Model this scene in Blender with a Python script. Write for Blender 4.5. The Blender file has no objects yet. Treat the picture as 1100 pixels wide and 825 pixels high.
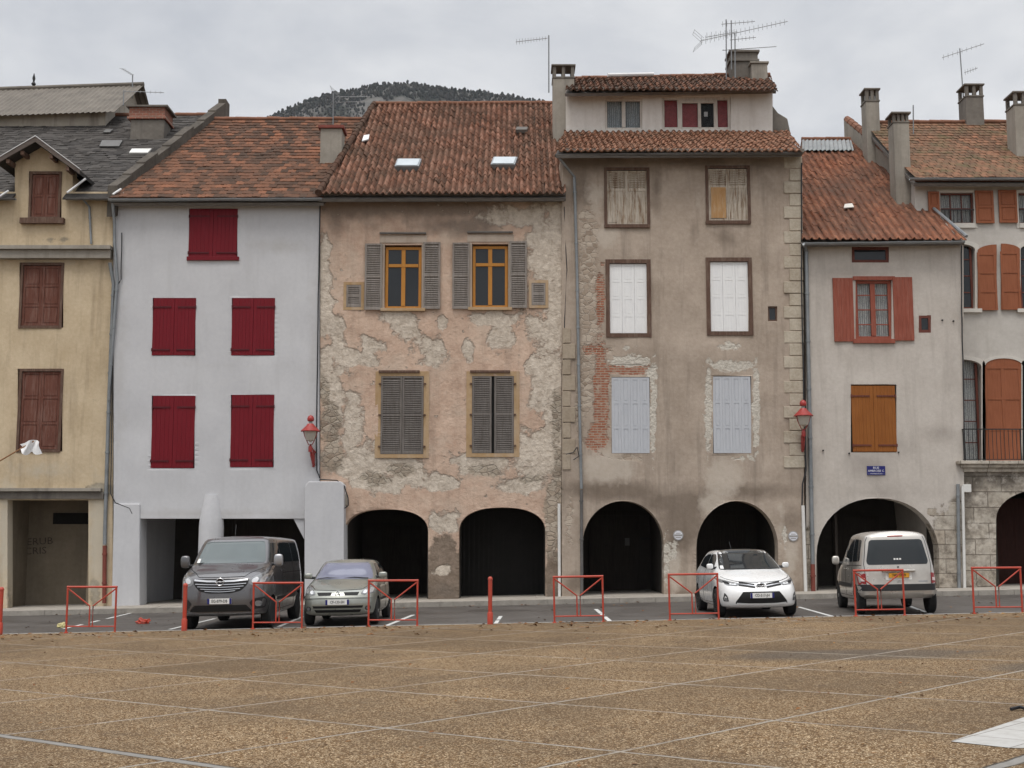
import bpy, bmesh, math, random
import numpy as np
from mathutils import Vector, Matrix, noise
from mathutils.bvhtree import BVHTree
from mathutils.geometry import delaunay_2d_cdt
random.seed(7); rng = np.random.default_rng(7)
S = bpy.context.scene; COL = S.collection
R = math.radians
# ------------------------------------------------------------------ camera model (also used to survey the place)
F, CH, K = 1385.0, 1.65, 0.021
PIT = math.atan(173.5/F)
def ray(px, py):
    x = (px-550)/F; v = (412.5-py)/F
    return Vector((x, math.cos(PIT)-v*math.sin(PIT), math.sin(PIT)+v*math.cos(PIT)))
CAM = Vector((0, 0, CH))
def at(px, py, Y):
    d = ray(px, py); return CAM + d*(Y/d.y)
def proj(p):
    d = Vector(p)-CAM
    f = d.y*math.cos(PIT)+d.z*math.sin(PIT); u = -d.y*math.sin(PIT)+d.z*math.cos(PIT)
    return 550+F*d.x/f, 412.5-F*u/f
def hit(px, py, P, n):
    d = ray(px, py); return CAM + d*((P-CAM).dot(n)/d.dot(n))
def rect(x0, y0, x1, y1, Y):
    ym = (y0+y1)/2
    return at(x0, ym, Y).x, at((x0+x1)/2, y1, Y).z, at(x1, ym, Y).x, at((x0+x1)/2, y0, Y).z   # xa, zlow, xb, zhigh
D = 38.0; EDGE = 27.95; KERB = 36.35
def road_z(x, y): return K*x - 0.05 + 0.05*min(max((y-EDGE)/(KERB-EDGE), 0), 1)
def pave_z(x, y=37.5): return K*x + 0.13 + 0.03*min(max((y-KERB)/1.65, 0), 1)
# ------------------------------------------------------------------ objects
def obj(name, me, mat=None, parent=None):
    o = bpy.data.objects.new(name, me); COL.objects.link(o)
    if mat is not None and me is not None: me.materials.append(mat)
    if parent is not None:
        o.parent = parent; o.matrix_parent_inverse = wmat(parent).inverted()
    return o
def wmat(o):
    m = o.matrix_basis.copy()
    if o.parent: m = wmat(o.parent) @ o.matrix_parent_inverse @ m
    return m
def thing(name, label, cat, loc=(0,0,0), group=None, rz=0):
    o = bpy.data.objects.new(name, None); COL.objects.link(o); o.location = loc; o.rotation_euler = (0,0,rz)
    o.empty_display_size = .2
    return tag(o, label, cat, group)
def tag(o, label, cat, group=None):
    o['label'] = label; o['category'] = cat
    if group: o['group'] = group
    return o
def struct(o, kind='structure'):
    o['kind'] = kind; return o
def copy_tree(o, parent=None):
    c = o.copy(); COL.objects.link(c)
    if parent is not None: c.parent = parent
    for ch in list(o.children): copy_tree(ch, c)
    return c
class MB:
    def __init__(s): s.v = []; s.f = []
    def add(s, vs, fs):
        n = len(s.v); s.v += [tuple(v) for v in vs]; s.f += [tuple(i+n for i in f) for f in fs]; return s
    def hexa(s, p): return s.add(p, [(0,3,2,1),(4,5,6,7),(0,1,5,4),(1,2,6,5),(2,3,7,6),(3,0,4,7)])
    def box(s, x0, y0, z0, x1, y1, z1):
        return s.hexa([(x0,y0,z0),(x1,y0,z0),(x1,y1,z0),(x0,y1,z0),(x0,y0,z1),(x1,y0,z1),(x1,y1,z1),(x0,y1,z1)])
    def quad(s, a, b, c, d): return s.add([a,b,c,d], [(0,1,2,3)])
    def prism(s, poly, y0, y1):           # poly in (x, z), extruded along y
        n = len(poly)
        return s.add([(x,y0,z) for x,z in poly]+[(x,y1,z) for x,z in poly],
                     [tuple(range(n)), tuple(range(2*n-1,n-1,-1))]+[(i,(i+1)%n,n+(i+1)%n,n+i) for i in range(n)])
    def prism_x(s, poly, x0, x1):         # poly in (y, z), extruded along x
        n = len(poly)
        return s.add([(x0,y,z) for y,z in poly]+[(x1,y,z) for y,z in poly],
                     [tuple(range(n)), tuple(range(2*n-1,n-1,-1))]+[(i,(i+1)%n,n+(i+1)%n,n+i) for i in range(n)])
    def tube(s, pts, r, n=8, cap=True):
        pts = [Vector(p) for p in pts]; base = len(s.v); rs = r if isinstance(r, (list,tuple)) else [r]*len(pts)
        for i, p in enumerate(pts):
            t = (pts[min(i+1,len(pts)-1)]-pts[max(i-1,0)]).normalized()
            a = Vector((0,0,1)) if abs(t.z) < .9 else Vector((1,0,0))
            u = t.cross(a).normalized(); w = t.cross(u)
            for k in range(n):
                an = 2*math.pi*k/n; s.v.append(tuple(p+(u*math.cos(an)+w*math.sin(an))*rs[i]))
        for i in range(len(pts)-1):
            for k in range(n):
                a = base+i*n+k; b = base+i*n+(k+1)%n; s.f.append((a,b,b+n,a+n))
        if cap:
            s.f.append(tuple(base+k for k in range(n-1,-1,-1))); s.f.append(tuple(base+(len(pts)-1)*n+k for k in range(n)))
        return s
    def lathe(s, c, prof, n=20, axis='z'):
        c = Vector(c); base = len(s.v)
        for r, h in prof:
            for k in range(n):
                a = 2*math.pi*k/n; p = (r*math.cos(a), r*math.sin(a), h)
                if axis == 'x': p = (h, r*math.cos(a), r*math.sin(a))
                if axis == 'y': p = (r*math.cos(a), h, r*math.sin(a))
                s.v.append(tuple(c+Vector(p)))
        for i in range(len(prof)-1):
            for k in range(n):
                a = base+i*n+k; b = base+i*n+(k+1)%n; s.f.append((a,b,b+n,a+n))
        s.f.append(tuple(base+k for k in range(n-1,-1,-1))); s.f.append(tuple(base+(len(prof)-1)*n+k for k in range(n)))
        return s
    def mesh(s, name, smooth=False, bevel=0):
        me = bpy.data.meshes.new(name); me.from_pydata(s.v, [], s.f)
        bm = bmesh.new(); bm.from_mesh(me); bmesh.ops.recalc_face_normals(bm, faces=bm.faces)
        bm.to_mesh(me); bm.free()
        if smooth:
            me.polygons.foreach_set('use_smooth', [True]*len(me.polygons))
            me.set_sharp_from_angle(angle=R(40))
        return me
    def build(s, name, mat, parent=None, smooth=False, bevel=0):
        o = obj(name, s.mesh(name, smooth), mat, parent)
        if bevel:
            m = o.modifiers.new('bevel', 'BEVEL'); m.width = bevel; m.segments = 2; m.limit_method = 'ANGLE'
        return o
def inpoly(x, y, poly):
    c = False; n = len(poly); j = n-1
    for i in range(n):
        xi, yi = poly[i]; xj, yj = poly[j]
        if (yi > y) != (yj > y) and x < (xj-xi)*(y-yi)/(yj-yi)+xi: c = not c
        j = i
    return c
def triangulate(outer, holes=(), step=None):
    """2-D polygon with holes -> verts, tris; interior grid points every step"""
    vs = []; es = []
    def loop(p):
        b = len(vs); n = len(p)
        for i, q in enumerate(p):
            vs.append(Vector(q)); es.append((b+i, b+(i+1)%n))
    def dens(p):
        if not step: return list(p)
        out = []
        for i, a in enumerate(p):
            b = p[(i+1)%len(p)]; d = math.hypot(b[0]-a[0], b[1]-a[1]); k = max(1, int(d/step))
            out += [(a[0]+(b[0]-a[0])*t/k, a[1]+(b[1]-a[1])*t/k) for t in range(k)]
        return out
    loop(dens(outer)); [loop(dens(h)) for h in holes]
    if step:
        xs = [p[0] for p in outer]; ys = [p[1] for p in outer]
        nx = max(1, int((max(xs)-min(xs))/step)); ny = max(1, int((max(ys)-min(ys))/step))
        for i in range(1, nx):
            for j in range(1, ny):
                x = min(xs)+(max(xs)-min(xs))*i/nx; y = min(ys)+(max(ys)-min(ys))*j/ny
                if inpoly(x, y, outer) and not any(inpoly(x, y, h) for h in holes): vs.append(Vector((x, y)))
    r = delaunay_2d_cdt(vs, es, [], 0, 1e-5)
    V = [tuple(v) for v in r[0]]; T = []
    for f in r[2]:
        cx = sum(V[i][0] for i in f)/3; cy = sum(V[i][1] for i in f)/3
        if inpoly(cx, cy, outer) and not any(inpoly(cx, cy, h) for h in holes): T.append(tuple(f))
    return V, T
def boundary(T):
    e = {}
    for t in T:
        for i in range(3):
            a, b = t[i], t[(i+1)%3]; e[(a,b)] = 1
    return [(a,b) for a,b in e if (b,a) not in e]
def text_mesh(s, size, align='CENTER', ext=.002, sx=1.0):
    c = bpy.data.curves.new('lettering', 'FONT'); c.body = s; c.size = size; c.align_x = align; c.align_y = 'CENTER'; c.extrude = ext; c.resolution_u = 2
    o = bpy.data.objects.new('lettering', c); COL.objects.link(o)
    bpy.context.view_layer.update()
    me = bpy.data.meshes.new_from_object(o.evaluated_get(bpy.context.evaluated_depsgraph_get()))
    bpy.data.objects.remove(o); bpy.data.curves.remove(c)
    me.transform(Matrix.Diagonal((sx,1,1,1)))
    return me
def text(name, s, size, mat, parent, loc, rot=(math.pi/2,0,0), sx=1.0):
    me = text_mesh(s, size, sx=sx)
    from mathutils import Euler
    me.transform(Matrix.Translation(loc) @ Euler(rot).to_matrix().to_4x4())
    me.materials.clear()
    return obj(name, me, mat, parent)
# ------------------------------------------------------------------ shader helper
class G:
    def __init__(s, name):
        s.m = bpy.data.materials.new(name); s.m.use_nodes = True; s.nt = s.m.node_tree; s.nt.nodes.clear()
        s.out = s.nt.nodes.new('ShaderNodeOutputMaterial')
    def node(s, t, ins=None, **kw):
        n = s.nt.nodes.new('ShaderNode'+t)
        for k, v in kw.items(): setattr(n, k, v)
        for k, v in (ins or {}).items():
            sk = n.inputs[k]
            if isinstance(v, bpy.types.NodeSocket): s.nt.links.new(v, sk)
            elif isinstance(v, (tuple, list)) and len(v) == 3 and sk.type == 'RGBA': sk.default_value = (*v, 1)
            else: sk.default_value = v
        return n
    def mix(s, f, a, b, mode='MIX'): return s.node('Mix', {0:f, 6:a, 7:b}, data_type='RGBA', blend_type=mode).outputs[2]
    def math(s, op, a, b=0.0, c=0.0, clamp=False): return s.node('Math', {0:a, 1:b, 2:c}, operation=op, use_clamp=clamp).outputs[0]
    def map(s, v, a, b, c=0.0, d=1.0): return s.node('MapRange', {0:v, 1:a, 2:b, 3:c, 4:d}, clamp=True).outputs[0]
    def attr(s, n): return s.node('Attribute', attribute_name=n).outputs['Fac']
    @property
    def pos(s):
        if not hasattr(s, '_p'): s._p = s.node('TexCoord').outputs['Object']
        return s._p
    def scaled(s, sc, v=None): return s.node('Mapping', {'Vector': v or s.pos, 'Scale': sc}).outputs[0]
    def noise(s, sc, det=4, rough=.55, v=None, dist=0): return s.node('TexNoise', {'Vector': v or s.pos, 'Scale': sc, 'Detail': det, 'Roughness': rough, 'Distortion': dist}).outputs[0]
    def vor(s, sc, v=None, feat='F1', out='Distance', rnd=1.0): return s.node('TexVoronoi', {'Vector': v or s.pos, 'Scale': sc, 'Randomness': rnd}, feature=feat).outputs[out]
    def ramp(s, f, stops):
        n = s.node('ValToRGB', {0:f}); cr = n.color_ramp
        while len(cr.elements) < len(stops): cr.elements.new(.5)
        for e, (p, c) in zip(cr.elements, stops): e.position = p; e.color = (*c, 1)
        return n.outputs[0]
    def bump(s, h, st, dist=.02, nrm=None):
        i = {'Height': h, 'Strength': st, 'Distance': dist}
        if nrm: i['Normal'] = nrm
        return s.node('Bump', i).outputs[0]
    def done(s, col, rough=.85, nrm=None, spec=.3, metal=0.0, **ex):
        i = {'Base Color': col, 'Roughness': rough, 'Metallic': metal, 'Specular IOR Level': spec}
        if nrm: i['Normal'] = nrm
        i.update(ex)
        b = s.node('BsdfPrincipled', i); s.nt.links.new(b.outputs[0], s.out.inputs[0]); return s.m
def simple(name, col, rough=.7, var=.25, sc=3.0, metal=0.0, spec=.3, bump=.15, fine=40):
    g = G(name); n = g.noise(sc, 6, .6); n2 = g.noise(fine, 3)
    f = g.math('MULTIPLY_ADD', n, .7, g.math('MULTIPLY', n2, .3))
    c = g.mix(g.map(f, .3, .7), tuple(x*(1-var) for x in col), tuple(min(1, x*(1+var*.7)) for x in col))
    return g.done(c, rough, g.bump(n2, bump, .01) if bump else None, spec, metal)
def paint(name, col, rough=.3, metal=0.0, coat=0.0, spec=.5, dirt=.0):
    g = G(name); n = g.noise(4, 5, .6)
    c = g.mix(g.map(n, .35, .75, 0, max(dirt, .06)), col, (.10,.09,.075))
    return g.done(c, g.map(n, .3, .7, rough*.85, rough*1.25), None, spec, metal, **{'Coat Weight': coat, 'Coat Roughness': .06})
# ------------------------------------------------------------------ materials
def layer(g, attr, sc, rag, soft=.03, det=8):
    n = g.noise(sc, det, .62)
    m = g.math('ADD', g.attr(attr), g.math('MULTIPLY', g.math('SUBTRACT', n, .5), rag))
    return g.map(m, .5-soft, .5+soft)
def xz(g):
    s = g.node('SeparateXYZ', {0: g.pos}); return g.node('CombineXYZ', {0: s.outputs[0], 1: s.outputs[2]}).outputs[0]
def rubble(g, sc, cols, mortar=(.30,.26,.21)):
    v = g.node('VectorMath', {0: g.scaled((1,1,1.5)), 1: g.node('VectorMath', {0: g.node('TexNoise', {'Vector': g.pos, 'Scale': 5.0}).outputs[1], 3: .12}, operation='SCALE').outputs[0]}, operation='ADD').outputs[0]
    e = g.math('ADD', g.vor(sc, v, 'DISTANCE_TO_EDGE'), g.math('MULTIPLY', g.math('SUBTRACT', g.noise(9, 5, .65), .45), .16)); c = g.vor(sc, v, 'F1', 'Color')
    r = g.node('SeparateColor', {0: c}).outputs[0]
    col = g.ramp(g.math('ADD', g.math('MULTIPLY', r, .7), g.math('MULTIPLY', g.noise(14, 4), .4)), cols)
    k = g.map(e, .0, .10)
    return g.mix(k, mortar, col), k
def bricks(g, w, h, a, b, mortar, off=.5, msz=.02):
    n = g.node('TexBrick', {'Vector': xz(g), 'Color1': a, 'Color2': b, 'Mortar': mortar, 'Scale': 1.0, 'Mortar Size': msz, 'Mortar Smooth': .3, 'Bias': 0.0, 'Brick Width': w, 'Row Height': h}, offset=off)
    return n.outputs[0], g.math('SUBTRACT', 1.0, n.outputs[1])
def plaster(g, a, b, streak=(.2,.18,.15), st=.35, sc=1.2):
    n = g.noise(sc, 7, .62); n2 = g.noise(9, 5, .6); n3 = g.noise(60, 3)
    f = g.math('ADD', g.math('MULTIPLY', n, .65), g.math('MULTIPLY', n2, .35))
    c = g.mix(g.map(f, .34, .68), a, b)
    s = g.noise(1.0, 6, .65, g.scaled((3.2, 3.2, .28)))
    c = g.mix(g.math('MULTIPLY', g.map(s, .5, .78), st), c, streak)
    sp = g.noise(24, 5, .7)
    c = g.mix(g.math('MULTIPLY', g.map(sp, .6, .8), .35), c, tuple(x*.6 for x in a))
    h = g.math('ADD', g.math('MULTIPLY', n2, .6), g.math('MULTIPLY', n3, .4))
    return c, h
def mat_house1():
    g = G('ochre_render'); c, h = plaster(g, (.46,.36,.235), (.62,.51,.36), (.24,.18,.12), .65, .9)
    m = layer(g, 'peel', 4, .9, .08); c = g.mix(m, c, g.mix(g.noise(12, 5), (.20,.17,.12), (.34,.29,.22)))
    m = layer(g, 'light', 3, .8, .2); c = g.mix(g.math('MULTIPLY', m, .7), c, (.50,.46,.38))
    return g.done(c, .92, g.bump(h, .5, .015), .15)
def mat_house2():
    g = G('white_render'); c, h = plaster(g, (.485,.485,.50), (.575,.575,.585), (.38,.375,.37), .32, .7)
    m = layer(g, 'dirt', 2.5, .9, .3); c = g.mix(g.math('MULTIPLY', m, .5), c, (.36,.34,.31))
    return g.done(c, .9, g.bump(h, .25, .01), .15)
def mat_house3():
    g = G('peeling_pink_render'); c, h = plaster(g, (.46,.315,.235), (.63,.48,.375), (.27,.20,.155), .55, 1.6)
    c = g.mix(g.math('MULTIPLY', g.map(g.noise(.8, 5, .6, g.scaled((1,1,1.4))), .5, .7), .6), c, (.50,.41,.33))
    hh = g.math('MULTIPLY', h, .25)
    mb = layer(g, 'brown', 3, .7, .04)
    c = g.mix(mb, c, g.mix(g.map(g.noise(5, 6, .65), .3, .7), (.15,.115,.085), (.27,.21,.165)))
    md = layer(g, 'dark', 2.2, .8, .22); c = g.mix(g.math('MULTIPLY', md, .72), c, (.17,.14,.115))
    mp = layer(g, 'peel', 2.2, 1.6, .07, 10)
    chip = g.map(g.math('ADD', g.noise(4.5, 8, .66), g.math('MULTIPLY', g.noise(.7, 3), .25)), .79, .82); mp = g.math('MAXIMUM', mp, chip)
    n5 = g.noise(7, 7, .68)
    pc = g.mix(g.map(n5, .33, .68), (.42,.35,.28), (.68,.60,.505))
    c = g.mix(mp, c, pc)
    rim = g.math('MULTIPLY', mp, g.math('SUBTRACT', 1.0, mp))
    c = g.mix(g.math('MULTIPLY', rim, 1.2), c, (.24,.20,.165))
    ms = layer(g, 'stone', 3, 1.0, .06)
    rc, rh = rubble(g, 4.5, [(.2,(.24,.195,.15)), (.5,(.34,.285,.22)), (.8,(.42,.365,.295))], (.34,.29,.235))
    c = g.mix(g.math('MULTIPLY', ms, .85), c, rc)
    H = g.math('ADD', hh, g.math('MULTIPLY', mp, -1.0)); H = g.math('ADD', H, g.math('MULTIPLY', g.math('MULTIPLY', mp, n5), .9))
    H = g.math('ADD', H, g.math('MULTIPLY', ms, g.math('MULTIPLY_ADD', rh, .45, -.6)))
    H = g.math('ADD', H, g.math('MULTIPLY', g.noise(1.8, 6, .6), 1.3))
    H = g.math('ADD', H, g.math('MULTIPLY', g.noise(11, 5, .6), .35))
    return g.done(c, .93, g.bump(H, 1.0, .05), .12)
def mat_house4():
    g = G('brown_grey_render'); c, h = plaster(g, (.325,.262,.208), (.475,.395,.325), (.165,.135,.11), .7, 1.1)
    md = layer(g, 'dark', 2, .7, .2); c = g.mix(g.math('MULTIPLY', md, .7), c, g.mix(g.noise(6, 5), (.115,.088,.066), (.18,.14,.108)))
    ml = layer(g, 'light', 2.2, .8, .12); c = g.mix(g.math('MULTIPLY', ml, .8), c, g.mix(g.noise(6, 5), (.42,.355,.29), (.56,.50,.43)))
    ms = layer(g, 'stone', 3, .9, .06)
    rc, rh = rubble(g, 5, [(.2,(.27,.21,.16)), (.5,(.39,.315,.25)), (.8,(.48,.41,.335))], (.44,.375,.31))
    c = g.mix(g.math('MULTIPLY', ms, .85), c, rc)
    mk = layer(g, 'brick', 3, .9, .06)
    bc, bh = bricks(g, .24, .075, (.36,.145,.085), (.28,.11,.07), (.40,.33,.26), msz=.012)
    bc = g.mix(g.map(g.noise(8, 5), .50, .70), bc, (.42,.33,.26))
    c = g.mix(mk, c, bc)
    mw = layer(g, 'white', 5, 1.2, .05); c = g.mix(mw, c, g.mix(g.noise(16, 5), (.40,.36,.30), (.66,.62,.55)))
    H = g.math('ADD', g.math('MULTIPLY', h, .25), g.math('MULTIPLY', g.noise(1.6, 4), .5))
    H = g.math('ADD', H, g.math('MULTIPLY', ms, g.math('MULTIPLY_ADD', rh, .4, -.6)))
    H = g.math('ADD', H, g.math('MULTIPLY', mk, g.math('MULTIPLY_ADD', bh, .4, -.9)))
    H = g.math('ADD', H, g.math('MULTIPLY', mw, g.math('MULTIPLY_ADD', g.noise(11, 4), 1.4, -.9)))
    return g.done(c, .93, g.bump(H, .9, .04), .12)
def ashlar(g, w, h, a, b, dirt=(.11,.09,.07)):
    c, k = bricks(g, w, h, a, b, (.20,.17,.14), msz=.014)
    n = g.noise(5, 7, .68); c = g.mix(g.map(n, .40, .66, 0, .85), c, dirt)
    n2 = g.noise(2.2, 4, .6); c = g.mix(g.map(n2, .5, .7, 0, .6), c, (.46,.42,.36))
    return c, g.math('ADD', k, g.math('MULTIPLY', g.noise(12, 5), .5))
def mat_house5():
    g = G('pale_grey_render'); c, h = plaster(g, (.45,.405,.36), (.58,.535,.485), (.30,.265,.235), .5, .9)
    md = layer(g, 'dark', 1.6, .8, .3); c = g.mix(g.math('MULTIPLY', md, .6), c, (.28,.245,.22))
    ms = layer(g, 'stone', 2.5, .6, .03)
    rc, rh = ashlar(g, .62, .42, (.42,.36,.29), (.50,.45,.38))
    c = g.mix(ms, c, rc)
    H = g.math('ADD', g.math('MULTIPLY', h, .3), g.math('MULTIPLY', ms, g.math('MULTIPLY_ADD', rh, .7, -1.3)))
    return g.done(c, .92, g.bump(H, .7, .03), .12)
def mat_plain(name, a, b, streak, st=.4):
    g = G(name); c, h = plaster(g, a, b, streak, st); return g.done(c, .92, g.bump(h, .3, .012), .15)
def mat_stonebase():
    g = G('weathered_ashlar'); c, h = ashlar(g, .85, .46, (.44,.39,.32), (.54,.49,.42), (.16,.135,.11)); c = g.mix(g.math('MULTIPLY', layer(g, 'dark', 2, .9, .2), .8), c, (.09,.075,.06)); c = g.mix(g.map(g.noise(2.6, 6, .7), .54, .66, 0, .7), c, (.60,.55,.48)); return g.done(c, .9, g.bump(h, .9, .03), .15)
def mat_roof(name, lo, mid, hi, lich=(.12,.105,.085), amt=.6, sc=.8, moss=None):
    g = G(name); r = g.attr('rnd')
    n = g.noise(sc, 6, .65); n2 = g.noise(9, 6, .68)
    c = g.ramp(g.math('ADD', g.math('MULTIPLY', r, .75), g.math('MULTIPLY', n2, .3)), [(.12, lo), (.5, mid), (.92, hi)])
    f = g.math('ADD', g.math('MULTIPLY', n, .6), g.math('MULTIPLY', n2, .5))
    c = g.mix(g.map(f, .42, .68, 0, amt), c, lich)
    sp = g.noise(30, 4, .7); c = g.mix(g.map(sp, .62, .74, 0, .5), c, (.33,.29,.24))
    sp = g.noise(20, 4, .7); c = g.mix(g.map(sp, .6, .72, 0, .7), c, (.055,.048,.04))
    if moss: c = g.mix(g.map(g.noise(1.6, 6, .65), .5, .66, 0, .55), c, moss)
    return g.done(c, .95, g.bump(n2, .5, .02), .06)
def mat_wood(name, a, b, sc=(30,30,2.0), rough=.75, worn=None, wamt=.5):
    g = G(name); n = g.noise(1.0, 6, .65, g.scaled(sc)); n2 = g.noise(2.5, 4)
    f = g.math('ADD', g.math('MULTIPLY', n, .7), g.math('MULTIPLY', n2, .3))
    c = g.mix(g.map(f, .35, .65), a, b)
    if worn:
        w = g.noise(1.0, 7, .7, g.scaled((12,12,1.6))); c = g.mix(g.map(w, .5, .62, 0, wamt), c, worn)
    return g.done(c, rough, g.bump(n, .4, .006), .2)
def mat_glass(name, col=(.012,.014,.016), rough=.05, clear=0.0):
    g = G(name); n = g.noise(1.5, 3)
    if not clear:
        return g.done(g.mix(n, col, tuple(x*1.6 for x in col)), rough, g.bump(n, .05, .02), .5)
    b = g.node('BsdfPrincipled', {'Base Color': col, 'Roughness': rough, 'Specular IOR Level': .5})
    t = g.node('BsdfTransparent', {'Color': (.95,.96,.96)})
    mx = g.node('MixShader', {0: 1-clear, 1: t.outputs[0], 2: b.outputs[0]})
    g.nt.links.new(mx.outputs[0], g.out.inputs[0]); return g.m
M = {}
M['h1'] = mat_house1(); M['h2'] = mat_house2(); M['h3'] = mat_house3(); M['h4'] = mat_house4(); M['h5'] = mat_house5()
M['h6'] = mat_plain('pale_lime_render', (.47,.44,.40), (.58,.55,.51), (.36,.33,.29))
M['attic'] = mat_plain('whitewashed_render', (.60,.56,.51), (.70,.67,.63), (.38,.33,.28), .5)
M['stone'] = mat_stonebase()
M['concrete'] = mat_plain('weathered_concrete', (.26,.235,.20), (.36,.33,.285), (.13,.115,.10), .6)
M['concrete_dark'] = mat_plain('sooty_concrete', (.13,.115,.10), (.22,.20,.175), (.06,.055,.05), .6)
M['whitepier'] = M['h2']
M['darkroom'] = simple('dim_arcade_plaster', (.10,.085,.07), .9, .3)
M['darkroom2'] = simple('dark_arcade_plaster', (.05,.043,.037), .9, .3)  # dark even tone keeps the arcade rooms nearly black
M['gate'] = simple('dark_slatted_gate', (.020,.018,.016), .8)  # darkened so the bars barely show inside the arch
M['darkdoor'] = mat_wood('old_dark_door_wood', (.030,.024,.020), (.055,.045,.038))
M['irongrille'] = simple('dark_iron', (.03,.03,.03), .6)
M['ochreband'] = mat_plain('worn_ochre_band', (.36,.235,.12), (.47,.34,.215), (.46,.37,.29), .9)
M['barge'] = mat_wood('grey_brown_bargeboard', (.085,.066,.058), (.14,.115,.10), (4,30,30), .8)
M['surround'] = mat_plain('worn_buff_surround', (.38,.31,.25), (.50,.42,.35), (.30,.22,.16), .6)
M['roof2'] = mat_roof('brown_flat_tiles', (.062,.040,.030), (.135,.067,.043), (.26,.112,.064), (.072,.055,.043), .62, .7)
M['roof3'] = mat_roof('canal_tiles', (.085,.045,.032), (.195,.086,.053), (.34,.18,.125), (.082,.066,.050), .68, .8)
M['roof4'] = mat_roof('orange_canal_tiles', (.13,.063,.040), (.23,.105,.062), (.34,.175,.115), (.13,.095,.068), .55, 1.2)
M['roof4b'] = mat_roof('sooty_canal_tiles', (.07,.045,.033), (.15,.075,.048), (.26,.12,.075), (.06,.05,.042), .7, 1.0)
M['roof5'] = mat_roof('red_roman_tiles', (.14,.060,.038), (.225,.088,.050), (.33,.145,.085), (.095,.066,.052), .9, .5)
M['roof6'] = mat_roof('mossy_flat_tiles', (.13,.075,.05), (.21,.105,.065), (.29,.14,.085), (.12,.10,.07), .65, .8, (.115,.105,.055))
M['slate'] = mat_roof('dark_slates', (.040,.038,.037), (.065,.060,.057), (.10,.093,.088), (.075,.066,.058), .5, 1.2)
M['coping'] = simple('orange_ridge_tile', (.21,.098,.06), .85, .4)
M['porch'] = mat_plain('dark_porch_render', (.17,.14,.10), (.24,.20,.15), (.10,.085,.065))  # darker interior plaster for the porch walls
M['sheet'] = simple('weathered_fibre_cement', (.165,.145,.122), .85, .35, 1.5)
M['plastic_sheet'] = simple('translucent_corrugated_sheet', (.26,.27,.27), .6, .3)
M['zinc'] = simple('zinc_gutter', (.25,.265,.275), .5, .25, 3, .4)
M['zinc_dark'] = simple('aged_zinc', (.14,.135,.13), .6, .3, 3, .3)
M['whitemetal'] = simple('white_flashing', (.72,.72,.72), .5, .15)
M['pvc'] = simple('white_conduit', (.68,.67,.64), .5, .12)
M['cable'] = simple('black_cable', (.03,.03,.033), .6, .2)
M['rustpipe'] = simple('rusted_red_pipe', (.20,.055,.04), .7, .35)
M['redsh'] = mat_wood('crimson_shutter_paint', (.14,.006,.012), (.172,.008,.016), (40,40,1.5), .55)
M['iron'] = simple('dark_red_strap', (.085,.008,.012), .6)
M['brownsh'] = mat_wood('faded_brown_shutter', (.105,.038,.026), (.165,.070,.050), (26,26,2), .8, (.21,.125,.10), .55)
M['greysh'] = mat_wood('weathered_grey_louvre', (.20,.175,.155), (.30,.27,.245), (30,30,2), .85, (.16,.13,.11), .5)
M['greysh_dark'] = mat_wood('aged_grey_louvre', (.125,.11,.10), (.20,.18,.165), (30,30,2), .85, (.10,.085,.07), .5)
M['yellowframe'] = mat_wood('golden_window_wood', (.40,.17,.032), (.50,.23,.05), (30,30,3), .5)
M['whitesh'] = mat_wood('white_panel_shutter', (.74,.74,.74), (.82,.82,.81), (20,20,1.5), .5)
M['bluesh'] = mat_wood('pale_blue_grey_shutter', (.44,.455,.485), (.505,.52,.55), (20,20,1.5), .6)
M['brownframe'] = mat_wood('dark_brown_frame', (.085,.048,.035), (.14,.085,.062), (30,30,3), .75, (.20,.15,.115), .5)
M['peelsh'] = mat_wood('peeling_cream_shutter', (.32,.255,.19), (.60,.54,.46), (20,20,1.8), .85, (.19,.115,.065), .85)
M['orangewood'] = mat_wood('bare_orange_wood', (.38,.20,.08), (.50,.31,.15), (20,20,2), .8, (.52,.44,.34), .4)
M['varnish'] = mat_wood('orange_varnished_shutter', (.22,.072,.014), (.29,.105,.024), (40,40,1.5), .5)
M['redwood'] = mat_wood('red_brown_shutter', (.22,.058,.036), (.30,.090,.060), (26,26,2), .7, (.34,.15,.11), .35)
M['chestnut'] = mat_wood('chestnut_shutter', (.235,.078,.036), (.31,.11,.054), (26,26,2), .65)
M['darkbrown'] = mat_wood('dark_red_frame', (.11,.034,.024), (.16,.055,.04), (30,30,3), .6)
M['fasciabrown'] = mat_wood('brown_eave_board', (.105,.045,.028), (.15,.07,.045), (4,30,30), .7)
M['greywood'] = mat_wood('grey_eave_board', (.12,.11,.10), (.19,.175,.16), (4,30,30), .8)
M['whitewood'] = mat_wood('chalky_window_wood', (.52,.48,.43), (.62,.58,.53), (26,26,2), .8, (.36,.31,.26), .5)
M['pane'] = mat_glass('window_pane')
M['clearpane'] = mat_glass('clear_window_pane', (.05,.055,.06), .06, .88)
M['skylight'] = mat_glass('skylight_glass', (.30,.33,.345), .15)
M['unlit_room'] = simple('dark_room', (.012,.011,.010), .9)  # black sheet colour stands in for the unlit space behind openings
M['redcurtain'] = simple('red_check_curtain', (.46,.095,.10), .9, .3, 8)
M['sill'] = simple('stone_sill', (.34,.30,.25), .85, .3)
M['limetrim'] = simple('white_stone_surround', (.60,.57,.52), .85, .12)
M['parapet'] = mat_plain('mossy_dark_parapet', (.065,.056,.047), (.135,.118,.10), (.04,.036,.03), .6)
M['brick'] = None
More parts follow.
